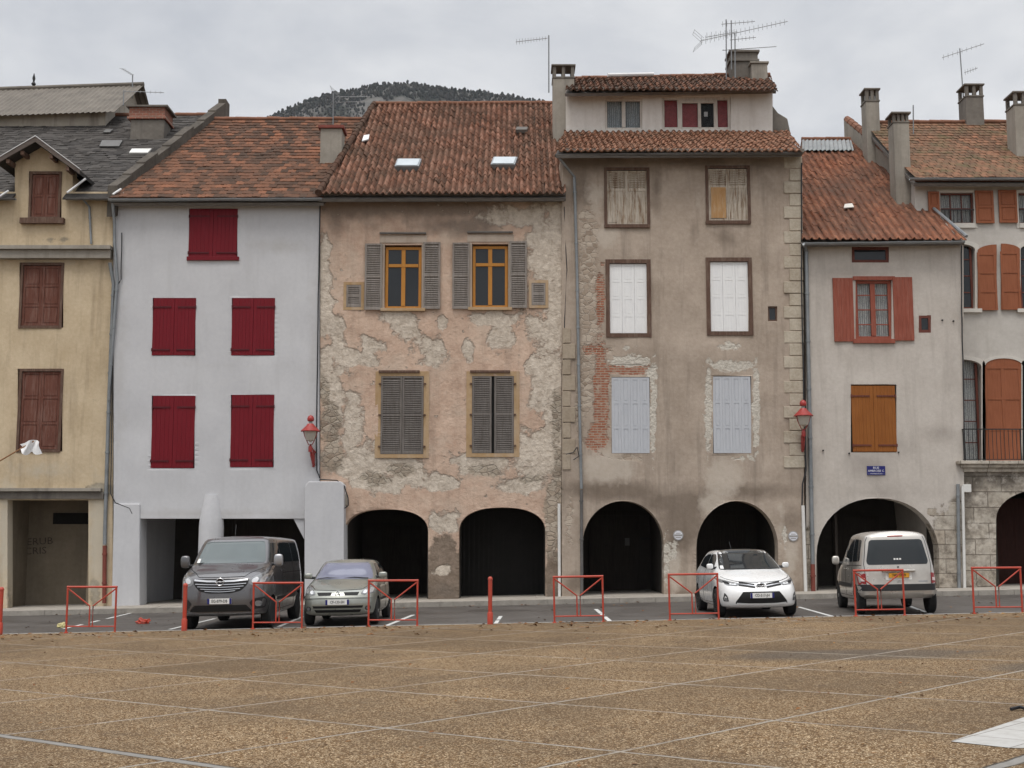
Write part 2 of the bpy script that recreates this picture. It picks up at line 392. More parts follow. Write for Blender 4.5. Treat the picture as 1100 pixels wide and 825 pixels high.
def _brickm():
    g = G('chimney_brick'); c, k = bricks(g, .23, .075, (.36,.13,.085), (.27,.10,.07), (.33,.26,.21), msz=.012)
    c = g.mix(g.map(g.noise(6, 5), .45, .7, 0, .6), c, (.20,.13,.10)); return g.done(c, .9, g.bump(k, .5, .02), .15)
M['brick'] = _brickm()
def _curtain(name, a, b):
    g = G(name); w = g.node('TexWave', {'Vector': g.pos, 'Scale': 5.0, 'Distortion': 3.0, 'Detail': 2.0}).outputs[1]
    n = g.vor(22); c = g.mix(g.math('MULTIPLY', w, g.map(n, .1, .5)), b, a); return g.done(c, .9, g.bump(w, .4, .02), .1)
M['curtain'] = _curtain('white_lace_curtain', (.82,.82,.80), (.42,.42,.42))
M['lace'] = _curtain('grey_lace_curtain', (.62,.66,.68), (.28,.31,.33))
M['redpaint'] = paint('red_street_paint', (.46,.044,.018), .42, dirt=.35)
M['lampred'] = paint('red_lamp_paint', (.34,.030,.026), .45, dirt=.3)
M['lampglass'] = simple('milky_lamp_glass', (.48,.44,.38), .25, .1)
M['alu'] = simple('antenna_aluminium', (.24,.245,.25), .5, .2, 3, .6)
M['blueplate'] = simple('blue_enamel', (.020,.022,.14), .35, .1)
M['whiteink'] = simple('white_enamel', (.70,.70,.74), .5, .08)
M['greyplate'] = simple('grey_enamel', (.32,.31,.30), .5, .15)
M['cloth'] = simple('white_cloth', (.80,.80,.80), .9, .05)
M['pole'] = mat_wood('flag_pole_wood', (.26,.13,.06), (.34,.19,.10))
M['graffiti'] = simple('faded_black_spray', (.085,.07,.055), .9, .4)
DAMP = ((7.2, 16.4, 1.3, .6), (5.0, 18.8, 2.0, .8))
# ground
def mat_plaza(o, a, b):
    g = G('washed_gravel_concrete')
    s = g.node('SeparateXYZ', {0: g.pos}); X = g.math('SUBTRACT', s.outputs[0], o[0]); Y = g.math('SUBTRACT', s.outputs[1], o[1])
    det = a[0]*b[1]-a[1]*b[0]
    wob = g.math('MULTIPLY', g.math('SUBTRACT', g.noise(3.5, 5, .65), .5), .026)
    i = g.math('ADD', g.math('DIVIDE', g.math('SUBTRACT', g.math('MULTIPLY', X, b[1]), g.math('MULTIPLY', Y, b[0])), det), wob)
    j = g.math('ADD', g.math('DIVIDE', g.math('SUBTRACT', g.math('MULTIPLY', Y, a[0]), g.math('MULTIPLY', X, a[1])), det), wob)
    def line(t, per, off, w):
        q = g.math('FRACT', g.math('DIVIDE', g.math('ADD', t, off), per)); q = g.math('MULTIPLY', g.math('SUBTRACT', .5, g.math('ABSOLUTE', g.math('SUBTRACT', q, .5))), per)
        return g.map(q, w*.7, w*1.15, 1, 0)
    thin = g.math('MAXIMUM', line(i, 1, 0, .0092), line(j, 1, 0, .0108))
    wide = g.math('MAXIMUM', line(i, 90, 2, .026), line(j, 90, 1, .026))
    st1 = g.vor(95, out='Color'); st = g.node('SeparateColor', {0: st1}); d = g.vor(95)
    n = g.noise(.6, 6, .6); n2 = g.noise(6, 6, .65)
    cell = g.node('TexWhiteNoise', {'Vector': g.node('CombineXYZ', {0: g.math('FLOOR', i), 1: g.math('FLOOR', j)}).outputs[0]}, noise_dimensions='3D').outputs[0]
    c = g.ramp(st.outputs[0], [(.0,(.045,.025,.012)), (.45,(.135,.079,.038)), (.78,(.22,.136,.068)), (.96,(.68,.55,.37))])
    big = g.node('SeparateColor', {0: g.vor(30, out='Color')}).outputs[1]
    c = g.mix(g.map(big, .82, .98, 0, .5), c, (.33,.25,.16))
    c = g.mix(g.map(big, .18, .02, 0, .6), c, (.07,.042,.025))
    mid = g.noise(22, 4, .75); c = g.mix(g.map(mid, .52, .68, 0, .38), c, (.06,.04,.024)); c = g.mix(g.map(mid, .46, .32, 0, .3), c, (.30,.21,.12))
    c = g.mix(g.map(n, .42, .68, 0, .45), c, (.090,.063,.040))
    c = g.mix(g.math('MULTIPLY', g.math('SUBTRACT', cell, .45), .55, clamp=True), c, (.090,.062,.038))
    c = g.mix(g.map(g.noise(1.6, 6, .7), .56, .74, 0, .5), c, (.075,.058,.045)); c = g.mix(g.map(g.noise(.28, 5, .6), .45, .62, 0, .38), c, (.085,.062,.042))
    for bx, by, bw, bh in DAMP:
        d = g.math('ADD', g.math('POWER', g.math('DIVIDE', g.math('SUBTRACT', s.outputs[0], bx), bw), 2.0), g.math('POWER', g.math('DIVIDE', g.math('SUBTRACT', s.outputs[1], by), bh), 2.0))
        d = g.math('ADD', g.math('SQRT', d), g.math('MULTIPLY', g.math('SUBTRACT', g.noise(1.1, 6, .65), .5), 1.1))
        c = g.mix(g.map(d, .7, 1.25, .6, 0), c, g.mix(st.outputs[0], (.050,.044,.038), (.10,.09,.08)))
    lc = g.mix(n2, (.24,.215,.18), (.42,.38,.33))
    brk = g.map(g.noise(1.3, 5, .7), .30, .52, .30, 1.0)
    c = g.mix(g.math('MULTIPLY', thin, g.math('MULTIPLY', brk, .9)), c, lc)
    c = g.mix(wide, c, g.mix(n2, (.17,.16,.145), (.28,.265,.245)))
    hh = g.math('SUBTRACT', 1.0, d)
    ln = g.math('MAXIMUM', thin, wide)
    hgt = g.math('MULTIPLY', hh, g.math('SUBTRACT', 1.0, ln))
    return g.done(c, g.map(st.outputs[1], 0, 1, .7, 1.0), g.bump(hgt, .8, .012), .06)
def mat_asphalt():
    g = G('damp_asphalt'); n = g.noise(.7, 6, .6); n2 = g.noise(120, 2); n3 = g.noise(5, 5, .6)
    c = g.mix(g.map(n, .35, .65), (.066,.058,.052), (.105,.095,.086)); c = g.mix(g.map(n2, .5, .8, 0, .5), c, (.16,.15,.14))
    c = g.mix(g.map(n3, .52, .7, 0, .4), c, (.12,.105,.09))
    return g.done(c, g.map(n, .35, .62, .45, .8), g.bump(n2, .4, .006), .2)
M['asphalt'] = mat_asphalt()
M['asphalt_patch'] = simple('fresh_asphalt_patch', (.075,.072,.072), .8, .3, 8)
M['pave'] = simple('worn_pavement', (.37,.335,.29), .85, .3, 2)
M['kerbstone'] = simple('kerb_stone', (.30,.275,.24), .85, .35, 3)
M['line'] = simple('worn_road_paint', (.60,.60,.58), .7, .25, 6)
def _slabs():
    g = G('pale_paving_slabs'); v = g.node('Mapping', {'Vector': g.pos, 'Rotation': (0, 0, .78)}).outputs[0]
    b = g.node('TexBrick', {'Vector': v, 'Color1': (.43,.42,.40), 'Color2': (.37,.36,.34), 'Mortar': (.17,.155,.14), 'Scale': 1.0, 'Mortar Size': .008, 'Mortar Smooth': .4, 'Brick Width': .5, 'Row Height': .5}, offset=0)
    c = g.mix(g.map(g.noise(5, 6, .65), .45, .7, 0, .5), b.outputs[0], (.25,.23,.20)); return g.done(c, .85, g.bump(g.noise(80, 3), .3, .004), .15)
M['whitestone'] = _slabs()
M['soil'] = simple('far_ground', (.10,.095,.06), .95, .3, .05)
# ------------------------------------------------------------------ building kit
def arch(x0, x1, top, spring, bot=690, n=20, p=2.0):
    c = (x0+x1)/2; w = (x1-x0)/2; pts = [(x0, bot)]
    for i in range(n+1):
        a = math.pi*(1-i/n); ca, sa = math.cos(a), math.sin(a)
        pts.append((c+w*math.copysign(abs(ca)**(2/p), ca), spring-(spring-top)*abs(sa)**(2/p)))
    return pts+[(x1, bot)]
def rpoly(x0, y0, x1, y1): return [(x0,y1),(x0,y0),(x1,y0),(x1,y1)]
def facade(house, outer, holes, Y, t, mat, masks=None, step=.13, name='wall', wob=.012):
    topw = lambda p: [(at(x, y, Y).x, at(x, y, Y).z) for x, y in p]
    o2 = topw(outer); h2 = [topw(h) for h in holes]
    V, T = triangulate(o2, h2, step)
    edge = set(i for e in boundary(T) for i in e)
    nv = len(V); vs = []
    for i, (x, z) in enumerate(V):
        w = 0 if i in edge else wob*noise.noise(Vector((x*.9, z*.9, 3.1)))*2
        vs.append((x, Y+w, z))
    vs += [(x, Y+t, z) for x, z in V]
    fs = [t_ for t_ in T]+[(a+nv, c+nv, b+nv) for a, b, c in T]
    fs += [(a, b, b+nv, a+nv) for a, b in boundary(T)]
    me = bpy.data.meshes.new(name); me.from_pydata(vs, [], fs)
    bm = bmesh.new(); bm.from_mesh(me); bmesh.ops.recalc_face_normals(bm, faces=bm.faces); bm.to_mesh(me); bm.free()
    pp = [proj((x, Y, z)) for x, z in V]
    for k, blobs in (masks or {}).items():
        vals = []
        for px, py in pp:
            m = 0.0
            for b in blobs:
                d = math.hypot((px-b[0])/b[2], (py-b[1])/b[3]); v = b[4] if len(b) > 4 else 1.0
                m = max(m, v*max(0, 1-.5*d))
            vals.append(m)
        a = me.attributes.new(k, 'FLOAT', 'POINT'); a.data.foreach_set('value', vals+vals)
    return obj(name, me, mat, house)
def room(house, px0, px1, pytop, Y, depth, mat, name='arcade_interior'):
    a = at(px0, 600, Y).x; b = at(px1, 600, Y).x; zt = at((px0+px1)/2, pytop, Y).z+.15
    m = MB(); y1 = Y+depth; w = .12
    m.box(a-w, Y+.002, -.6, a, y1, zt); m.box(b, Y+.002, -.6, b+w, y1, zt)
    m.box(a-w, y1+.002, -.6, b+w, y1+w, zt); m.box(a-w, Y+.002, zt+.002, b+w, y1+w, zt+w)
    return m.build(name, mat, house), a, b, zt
def shell(house, xl, xr, Y0, dr, zwall, zridge, mat, skl=0, skr=0, back=True, off=.16):
    """side walls running back under the roof (their ridge end shifted by skl / skr), and a back slope"""
    th = .28
    for x, sk, sgn in ((xl, skl, 1), (xr, skr, -1)):
        m = MB(); p = []
        for y, z in ((Y0, -1), (Y0, zwall-off), (Y0+dr, zridge-off), (Y0+2*dr-.3, zwall-off), (Y0+2*dr-.3, -1)):
            q = x+sk*min(1, (y-Y0)/dr); p.append((q, y, z))
        vs = p+[(q+sgn*th, y, z) for q, y, z in p]; n = 5
        m.add(vs, [tuple(range(n)), tuple(range(2*n-1, n-1, -1))]+[(i, (i+1)%n, n+(i+1)%n, n+i) for i in range(n)])
        m.build('side_wall', mat, house)
    if back:
        m = MB(); m.box(xl+skl, Y0+2*dr-.3, -1, xr+skr, Y0+2*dr, zwall-off); m.build('back_wall', mat, house)
def plane(py, Ye, alpha):
    P = at(550, py, Ye); return P, Vector((0, -math.sin(R(alpha)), math.cos(R(alpha))))
def tile_roof(house, Pn, corners, kind, pitch, course, amp, mat, name='roof', jit=1.0, lip=.03, ridge=True, deck=.10, backslope=None, deckmat=None, sag=0.0):
    """corners: bl, br, tr, tl in photo pixels, laid on the roof plane Pn. Every tile is its own little curved sheet."""
    P, n = Pn
    W = [hit(x, y, P, n) for x, y in corners]
    V = Vector((0, n.z, -n.y)); X = Vector((1, 0, 0)); O = Vector((0, W[0].y, W[0].z))
    uv = [((w-O).dot(X), (w-O).dot(V)) for w in W]
    u0 = min(q[0] for q in uv)-.1; u1 = max(q[0] for q in uv)+.1; v1 = max(q[1] for q in uv)
    nc = int((u1-u0)/pitch)+1; nr = int(v1/course)+1
    Kp = {'canal': 8, 'flat': 4, 'roman': 7, 'slate': 1, 'sheet': 8}[kind]
    def prof(t):
        if kind == 'canal': return amp*math.sin(math.pi*t/.58) if t < .58 else -amp*.55*math.sin(math.pi*(t-.58)/.42)
        if kind == 'flat': return amp*(1 if t < .2 or .45 < t < .6 else .35)
        if kind == 'roman': return amp*(math.sin(math.pi*t/.45) if t < .45 else -.1)
        if kind == 'sheet': return amp*math.sin(2*math.pi*t)
        return 0
    vs = []; fs = []; rnd = []
    cdv = [random.uniform(-.03, .03) for _ in range(nc)]
    for r in range(nr):
        for c in range(nc):
            off = (pitch*.5 if (kind in ('flat', 'slate') and r % 2) else 0)
            du, dv, dh, rr = (random.gauss(0, .008)*jit, random.gauss(0, .012)*jit, random.gauss(0, .006)*jit, random.random())
            tl = random.gauss(0, .006)*jit
            wav = .02*noise.noise(Vector((c*.13, r*.2, P.z)))+sag*math.sin(math.pi*min(1, r/nr))
            b = len(vs)
            for q, (v, h0) in enumerate(((r*course+cdv[c], -.012), (r*course+cdv[c], lip), ((r+1)*course+.03+cdv[c], .004))):
                for k in range(Kp+1):
                    t = k/Kp
                    h = prof(t)+h0+dh+tl*(t-.5)-wav
                    p = O+X*(u0+off-pitch*.5+(c+t)*pitch*(.995)+c*.005*pitch+du)+V*(v+dv)+n*(h if q else prof(t)*.85-.01-wav)
                    vs.append(p[:])
            for q in range(2):
                for k in range(Kp):
                    a = b+q*(Kp+1)+k; fs.append((a, a+1, a+Kp+2, a+Kp+1)); rnd.append(rr if kind not in ('canal', 'roman') else (.22+.78*rr if k < Kp*.58 else .30*rr))  # darker channels, lighter covers: column shading plus channel dirt put into tile colour
    me = bpy.data.meshes.new(name); me.from_pydata(vs, [], fs)
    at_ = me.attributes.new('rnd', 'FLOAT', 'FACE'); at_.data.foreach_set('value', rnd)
    bm = bmesh.new(); bm.from_mesh(me)
    for a, b, s in ((0, 3, 1), (1, 2, -1)):
        d = W[b]-W[a]; nn = n.cross(d).normalized()*s
        bmesh.ops.bisect_plane(bm, geom=bm.verts[:]+bm.edges[:]+bm.faces[:], plane_co=W[a], plane_no=nn, clear_outer=True)
    d = (W[2]-W[3]); nn = d.cross(n).normalized(); nn = nn if nn.dot(V) > 0 else -nn
    bmesh.ops.bisect_plane(bm, geom=bm.verts[:]+bm.edges[:]+bm.faces[:], plane_co=W[2], plane_no=nn, clear_outer=True)
    bm.to_mesh(me); bm.free()
    me.polygons.foreach_set('use_smooth', [True]*len(me.polygons)); me.set_sharp_from_angle(angle=R(50))
    ro = obj(name, me, mat, house)
    m = MB(); lo = [w-n*(.10+sag) for w in W]; lo2 = [w-n*(.10+sag+deck) for w in W]
    m.hexa([q[:] for q in lo2]+[q[:] for q in lo]); m.build('roof_deck', deckmat or M['greywood'], ro)
    if ridge:
        m = MB(); a, b = W[3]+n*.02, W[2]+n*.02; L = (b-a).length; k = int(L/.38)
        for i in range(k):
            p = a.lerp(b, i/k); q = a.lerp(b, (i+1.08)/k); e = Vector((0, 0, random.uniform(-.012, .012)))
            m.tube([p+e, q+e], [.085, .075], 10)
        m.build('ridge_tiles', M['coping'] if ridge is True else ridge, ro, True)
    if backslope:
        m = MB(); a, b = W[3], W[2]; dv = Vector((0, -n.y*0+math.cos(math.atan2(-n.y, n.z))*backslope, -math.sin(math.atan2(-n.y, n.z))*backslope))
        dv = Vector((0, n.z*backslope, n.y*backslope))
        k = Vector((0, .01, -.12))
        m.hexa([(a+k)[:], (b+k)[:], (b+dv+k)[:], (a+dv+k)[:], (a+Vector((0,.01,0)))[:], (b+Vector((0,.01,0)))[:], (b+dv)[:], (a+dv)[:]])
        m.build('rear_slope', M['coping'] if kind != 'slate' else M['slate'], ro)
    return ro, W
def gutter(house, px0, py0, px1, py1, Y, r=.075, mat=None, name='gutter'):
    a = at(px0, py0, Y); b = at(px1, py1, Y); m = MB(); n = 8
    base = 0; vs = []; fs = []
    for i in range(13):
        p = a.lerp(b, i/12)
        for k in range(n+1):
            an = math.pi*(1+k/n); vs.append((p.x, p.y+r*math.cos(an), p.z+r*math.sin(an)+.004*math.sin(i*2.1)))
        for k in range(n, -1, -1):
            an = math.pi*(1+k/n); vs.append((p.x, p.y+(r-.012)*math.cos(an), p.z+(r-.012)*math.sin(an)+.004*math.sin(i*2.1)))
    q = 2*(n+1)
    for i in range(12):
        for k in range(q): fs.append((i*q+k, i*q+(k+1)%q, (i+1)*q+(k+1)%q, (i+1)*q+k))
    m.add(vs, fs)
    for i in range(1, 12, 2):
        p = a.lerp(b, i/12); m.box(p.x-.012, p.y-r-.006, p.z-.02, p.x+.012, p.y+r+.006, p.z+.006)
    return m.build(name, mat or M['zinc'], house)
def pipe(house, pts, Y, r=.05, mat=None, name='drainpipe', brackets=True):
    w = [at(x, y, Y-(q[0] if q else 0)) for x, y, *q in pts]; m = MB(); m.tube(w, r, 10)
    if brackets:
        for a, b in zip(w, w[1:]):
            L = (b-a).length
            if L > 1:
                for i in range(int(L/1.6)+1):
                    p = a.lerp(b, (i+.3)/(int(L/1.6)+1.0)); m.lathe((p.x, p.y, p.z-.03), [(r*1.02, 0), (r*1.28, .003), (r*1.28, .057), (r*1.02, .06)], 10)
                    m.box(p.x-.012, p.y, p.z-.015, p.x+.012, p.y+r+.09, p.z+.015)
    return m.build(name, mat or M['zinc'], house, True)
def cable(house, pts, Y, r=.012, name='cable', mat=None):
    w = [at(x, y, Y) for x, y in pts]; out = []
    for a, b in zip(w, w[1:]):
        for i in range(5):
            t = i/5; p = a.lerp(b, t); out.append(p+Vector((.012*noise.noise(p*1.7), 0, 0)))
    return MB().tube(out+[w[-1]], r, 6).build(name, mat or M['cable'], house, True)
# ---- windows
def rim(m, xa, za, xb, zb, w, y0, y1, sill=None):
    s = w if sill is None else sill
    m.box(xa, y0, za, xa+w, y1, zb); m.box(xb-w, y0, za, xb, y1, zb)
    m.box(xa+w, y0, zb-w, xb-w, y1, zb); m.box(xa+w, y0, za, xb-w, y1, za+s)
def planks(xa, za, xb, zb, Y, t=.035, bw=.115):
    m = MB(); n = max(2, round((xb-xa)/bw)); w = (xb-xa)/n
    for i in range(n): m.box(xa+i*w+.0015, Y-t+random.uniform(-.002, .002), za, xa+(i+1)*w-.0015, Y, zb)
    m.box(xa+.004, Y+.001, za+.004, xb-.004, Y+.014, zb-.004); return m
def straps(par, smat, xa, za, xb, zb, Y, side):
    for z in (za+.10*(zb-za), zb-.16*(zb-za)):
        m = MB(); a, b = (xa, xa+(xb-xa)*.85) if side < 0 else (xa+(xb-xa)*.15, xb)
        m.box(a, Y-.055, z-.022, b, Y-.040, z+.022)
        x = xa+.005 if side < 0 else xb-.005
        m.box(x-.02, Y-.065, z-.045, x+.02, Y-.035, z+.045); m.build('strap_hinge', smat, par)
def louvre(xa, za, xb, zb, Y, t=.04, sw=.055, mids=(.5,), pitch=.055, thin=False):
    m = MB(); m.box(xa, Y-t, za, xa+sw, Y, zb); m.box(xb-sw, Y-t, za, xb, Y, zb)
    zs = [za]+[za+(zb-za)*q for q in mids]+[zb]
    m.box(xa+sw, Y-t, za, xb-sw, Y, za+sw*1.3); m.box(xa+sw, Y-t, zb-sw, xb-sw, Y, zb)
    for q in mids: z = za+(zb-za)*q; m.box(xa+sw, Y-t, z-sw*.6, xb-sw, Y, z+sw*.6)
    z = za+sw*1.3+.02
    while z < zb-sw-.03:
        if all(abs(z-(za+(zb-za)*q)) > sw*.6+.015 for q in mids):
            j = random.uniform(-.004, .004)
            m.hexa([(xa+sw, Y-t+.002, z-.022+j), (xb-sw, Y-t+.002, z-.022-j), (xb-sw, Y-.008, z+.014), (xa+sw, Y-.008, z+.014),
                    (xa+sw, Y-t+.002, z-.010+j), (xb-sw, Y-t+.002, z-.010-j), (xb-sw, Y-.008, z+.026), (xa+sw, Y-.008, z+.026)])
        z += pitch
    m.box(xa+sw, Y-.006, za+sw, xb-sw, Y-.002, zb-sw)
    return m
def panels(xa, za, xb, zb, Y, rows=3, t=.04, sw=.07, inset=.018, gap=.025, archtop=0):
    m = MB(); zs = [za+(zb-za)*i/rows for i in range(rows+1)]
    m.box(xa, Y-t, za, xa+sw, Y, zb); m.box(xb-sw, Y-t, za, xb, Y, zb)
    for i, z in enumerate(zs):
        lo = z if i == 0 else z-sw*.5; hi = z if i == rows else z+sw*.5
        if i == 0: hi = z+sw
        if i == rows: lo = z-sw
        m.box(xa+sw, Y-t, lo, xb-sw, Y, hi)
    m.box(xa+sw, Y-t+inset, za+sw, xb-sw, Y, zb-sw)
    for i in range(rows):
        lo = zs[i]+(sw if i == 0 else sw*.5)+gap; hi = zs[i+1]-(sw if i == rows-1 else sw*.5)-gap
        m.box(xa+sw+gap, Y-t+inset*.35, lo, xb-sw-gap, Y-t+inset, hi)
    return m
def weathered(xa, za, xb, zb, Y, t=.04, sw=.05):
    m = louvre(xa, za+(zb-za)*.62, xb, zb, Y, t, sw, (), .07); zc = za+(zb-za)*.62
    m.box(xa, Y-t, za, xa+sw, Y, zc); m.box(xb-sw, Y-t, za, xb, Y, zc); m.box(xa+sw, Y-t, za, xb-sw, Y, za+sw)
    n = 4; w = (xb-xa-2*sw)/n
    for i in range(n): m.box(xa+sw+i*w+.003, Y-.028+random.uniform(-.005, .005), za+sw+random.uniform(0, .02), xa+sw+(i+1)*w-.003, Y-.004, zc)
    return m
def glazed(house, px, Y, mat, nx=2, nz=2, curtain=None, fw=.06, bar=.032, recess=.12, name='window', transom=None, pane=None, cinset=0, split=True):
    xa, za, xb, zb = rect(*px, Y); y = Y+recess; m = MB()
    rim(m, xa-.012, za-.012, xb+.012, zb+.012, fw, y, y+.07)
    if nx == 2 and split: m.box((xa+xb)/2-fw*.7, y-.012, za+fw, (xa+xb)/2+fw*.7, y+.06, zb-fw)
    elif nx > 1:
        for i in range(1, nx): x = xa+(xb-xa)*i/nx; m.box(x-bar/2, y+.004, za+fw, x+bar/2, y+.05, zb-fw)
    zt = zb
    if transom: zt = za+(zb-za)*transom; m.box(xa+fw, y-.02, zt-fw*.55, xb-fw, y+.064, zt+fw*.55)
    for i in range(1, nz): z = za+(zt-za)*i/nz; m.box(xa+fw, y+.006, z-bar/2, xb-fw, y+.05, z+bar/2)
    f = m.build(name, mat, house)
    MB().box(xa+fw*.5, y+.028, za+fw*.5, xb-fw*.5, y+.036, zb-fw*.5).build('pane', pane or (M['clearpane'] if curtain else M['pane']), f)
    if curtain:
        w = MB(); n = 24; base = []
        for i in range(n+1):
            x = xa+.02+(xb-xa-.04)*i/n; yy = y+.13+.018*math.sin(i*1.9)
            base += [(x, yy, za+.01), (x, yy, zb-.01)]
        w.add(base, [(2*i, 2*i+2, 2*i+3, 2*i+1) for i in range(n)]); w.build('curtain', curtain, f, True)
    MB().box(xa, y+.35, za, xb, y+.37, zb).build('dark_backing', M['unlit_room'], f)
    return f
def shutters(house, px, Y, mat, style='plank', leaves=2, strap=None, frame=None, fw=.06, recess=.05, rows=3, pin=.018, name='shuttered_window', ajar=0, gap=.006, mats=None, pitch=.055):
    xa, za, xb, zb = rect(*px, Y); m = MB()
    if frame:
        rim(m, xa-fw, za-fw, xb+fw, zb+fw, fw, Y-.03, Y+.13)
        f = m.build(name, frame, house)
    else:
        f = MB().box(xa-.01, Y+recess+.02, za-.01, xb+.01, Y+recess+.06, zb+.01).build(name, M['unlit_room'], house)
    y = Y+recess; w = (xb-xa)/leaves
    for i in range(leaves):
        a = xa+i*w+gap/2; b = xa+(i+1)*w-gap/2
        if ajar: a, b = (a, b-ajar) if i == 0 else (a+ajar, b)
        k = planks(a, za+.01, b, zb-.01, y) if style == 'plank' else louvre(a, za+.01, b, zb-.01, y, pitch=pitch) if style == 'louvre' else weathered(a, za+.01, b, zb-.01, y) if style == 'weathered' else panels(a, za+.01, b, zb-.01, y, rows, inset=pin)
        k.build('shutter', (mats[i] if mats else mat), f)
        if strap: straps(f, strap, a, za, b, zb, y, -1 if i == 0 else 1)
    return f
def leaf(par, px, Y, mat, style='panel', rows=3, name='shutter', t=.045, lab=None, pitch=.055):
    xa, za, xb, zb = rect(*px, Y)
    k = louvre(xa, za, xb, zb, Y-.012, t, pitch=pitch) if style == 'louvre' else panels(xa, za, xb, zb, Y-.012, rows, t) if style == 'panel' else planks(xa, za, xb, zb, Y-.012, t)
    w = xb-xa
    for z in (za+.12*(zb-za), za+.88*(zb-za)): k.box((xa+xb)/2-.02, Y-.012, z-.02, (xa+xb)/2+.02, Y+.01, z+.02)
    return k.build(name, mat, par)
def slab(par, px, Y, y0, y1, mat, name):
    xa, za, xb, zb = rect(*px, Y); return MB().box(xa, Y+y0, za, xb, Y+y1, zb).build(name, mat, par, bevel=.006)
def chimney(roof, px, Y, d, mat, cap=None, style='slab', name='chimney', brick=None, sink=1.2):
    """px: shaft left, top, right, bottom"""
    xa, za, xb, zb = rect(*px, Y); m = MB(); n = 6
    m.box(xa, Y, za-sink, xb, Y+d, zb); c = m.build(name, mat, roof, bevel=.012)
    e = .07; k = MB()
    if style == 'slab': k.box(xa-e, Y-e, zb+.002, xb+e, Y+d+e, zb+.10)
    if style == 'open':
        h = .42; q = .11
        k.box(xa-e*.35, Y-e*.35, zb+.002, xb+e*.35, Y+d+e*.35, zb+.06)
        for x in (xa, (xa+xb)/2-q/2, xb-q):
            for y in (Y, Y+d-q): k.box(x, y, zb+.062, x+q, y+q, zb+h)
        k.box(xa-e*.7, Y-e*.7, zb+h+.002, xb+e*.7, Y+d+e*.7, zb+h+.06)
    if style == 'mitre':
        h = .30
        k.box(xa-e*.3, Y-e*.3, zb+.002, xb+e*.3, Y+d+e*.6, zb+.05)
        for i in range(4):
            x = xa+(xb-xa-.09)*i/3
            k.box(x, Y+.02, zb+.052, x+.09, Y+.12, zb+h); k.box(x, Y+d-.12, zb+.052, x+.09, Y+d-.02, zb+h)
        k.box(xa-e*.9, Y-e*.9, zb+h+.002, xb+e*.9, Y+d+e*.9, zb+h+.06)
    k.build('chimney_cap', cap or M['concrete_dark'], c, bevel=.01)
    return c
# ================================================================== HOUSES
def base(px, Y): p = at(px, 640, Y); return (p.x, Y, K*p.x)
# ---------------- house with ochre render (left)
D1 = D+.1
H1 = thing('house', 'ochre rendered house with brown shutters, small gabled dormer and dark slate roof', 'house', base(60, D1))
facade(H1, [(-160,690),(-160,206),(16,206),(16,172),(45,157),(78,182),(78,206),(121,206),(121,690)],
       [rpoly(31,184,66,236), rpoly(21,282,68,352), rpoly(19,396,67,485), rpoly(8,537,95,700), rpoly(-140,537,-4,700), rpoly(-75,282,-28,352), rpoly(-77,396,-29,485)],
       D1, .4, M['h1'], {'peel': [(108,526,16,7), (60,529,60,3,.9), (100,430,6,20,.5), (60,258,45,5,.55), (15,640,10,25,.8), (102,636,8,20,.8)], 'light': [(105,580,10,60), (8,580,10,60), (60,275,60,8,.8), (40,505,40,10,.6)]}, .12)
for px, tall in (((31,184,66,235), 0), ((21,282,68,352), 1), ((19,396,67,485), 1), ((-75,282,-28,352), 1), ((-77,396,-29,485), 1)):
    x0, y0, x1, y1 = px
    f = shutters(H1, (x0+3, y0+3, x1-3, y1-2), D1, M['brownsh'], 'panel', 2, frame=M['brownframe'], fw=.075, recess=.06, rows=3 if tall else 2)
    if not tall: slab(f, (23,235,70,241), D1, -.16, .0, M['brownframe'], 'sill')
slab(H1, (-160,266,122,270), D1, -.34, .0, M['concrete'], 'cornice'); slab(H1, (-160,270.3,121,279), D1, -.24, .0, M['concrete'], 'cornice')
slab(H1, (-160,524.5,110,528), D1, -.18, .0, M['concrete'], 'ledge'); slab(H1, (-160,528.3,112,536), D1, -.07, .0, M['concrete_dark'], 'lintel')
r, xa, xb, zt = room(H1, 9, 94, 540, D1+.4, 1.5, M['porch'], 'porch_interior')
MB().box(at(57,556,D1+1.85).x, D1+1.85, at(57,563,D1+1.85).z, xb-.01, D1+1.91, at(57,551,D1+1.85).z).build('vent_opening', M['unlit_room'], r)
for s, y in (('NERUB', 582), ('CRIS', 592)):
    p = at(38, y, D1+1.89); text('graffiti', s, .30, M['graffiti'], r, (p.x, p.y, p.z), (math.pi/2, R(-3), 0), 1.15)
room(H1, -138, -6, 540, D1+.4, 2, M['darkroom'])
# roof
P1 = plane(208, D1+.10, 35)
roof1, W1 = tile_roof(H1, P1, [(-160,208),(119,208),(234,124),(-116,124)], 'slate', .26, .22, 0, M['slate'], jit=.8, lip=.014, ridge=M['coping'], backslope=6)
for a, b in ((-160, 17), (71, 120)):
    xa, xb = at(a,208,D1).x, at(b,208,D1).x; z = at(95,208,D1).z
    MB().hexa([(xa,D1-.30,z-.27),(xb,D1-.30,z-.27),(xb,D1+.02,z-.05),(xa,D1+.02,z-.05),(xa,D1-.30,z-.22),(xb,D1-.30,z-.22),(xb,D1+.02,z+.02),(xa,D1+.02,z+.02)]).build('eave', M['slate'], roof1)
    gutter(H1, a, 213, b, 213, D1-.34, .06, M['zinc_dark'])
pipe(H1, [(89,214,.3),(96,222,.06),(98,262,.06)], D1, .035, M['zinc'])
for (xa_, ya, xb_, yb) in ((72,207,92,192), (121,209,130,203), (121,213,133,208), (-2,212,9,205)):
    a = at(xa_, ya, D1-.42); b = at(xb_, yb, D1-.2); MB().tube([a, b], .035, 6).build('flashing', M['whitemetal'], roof1)
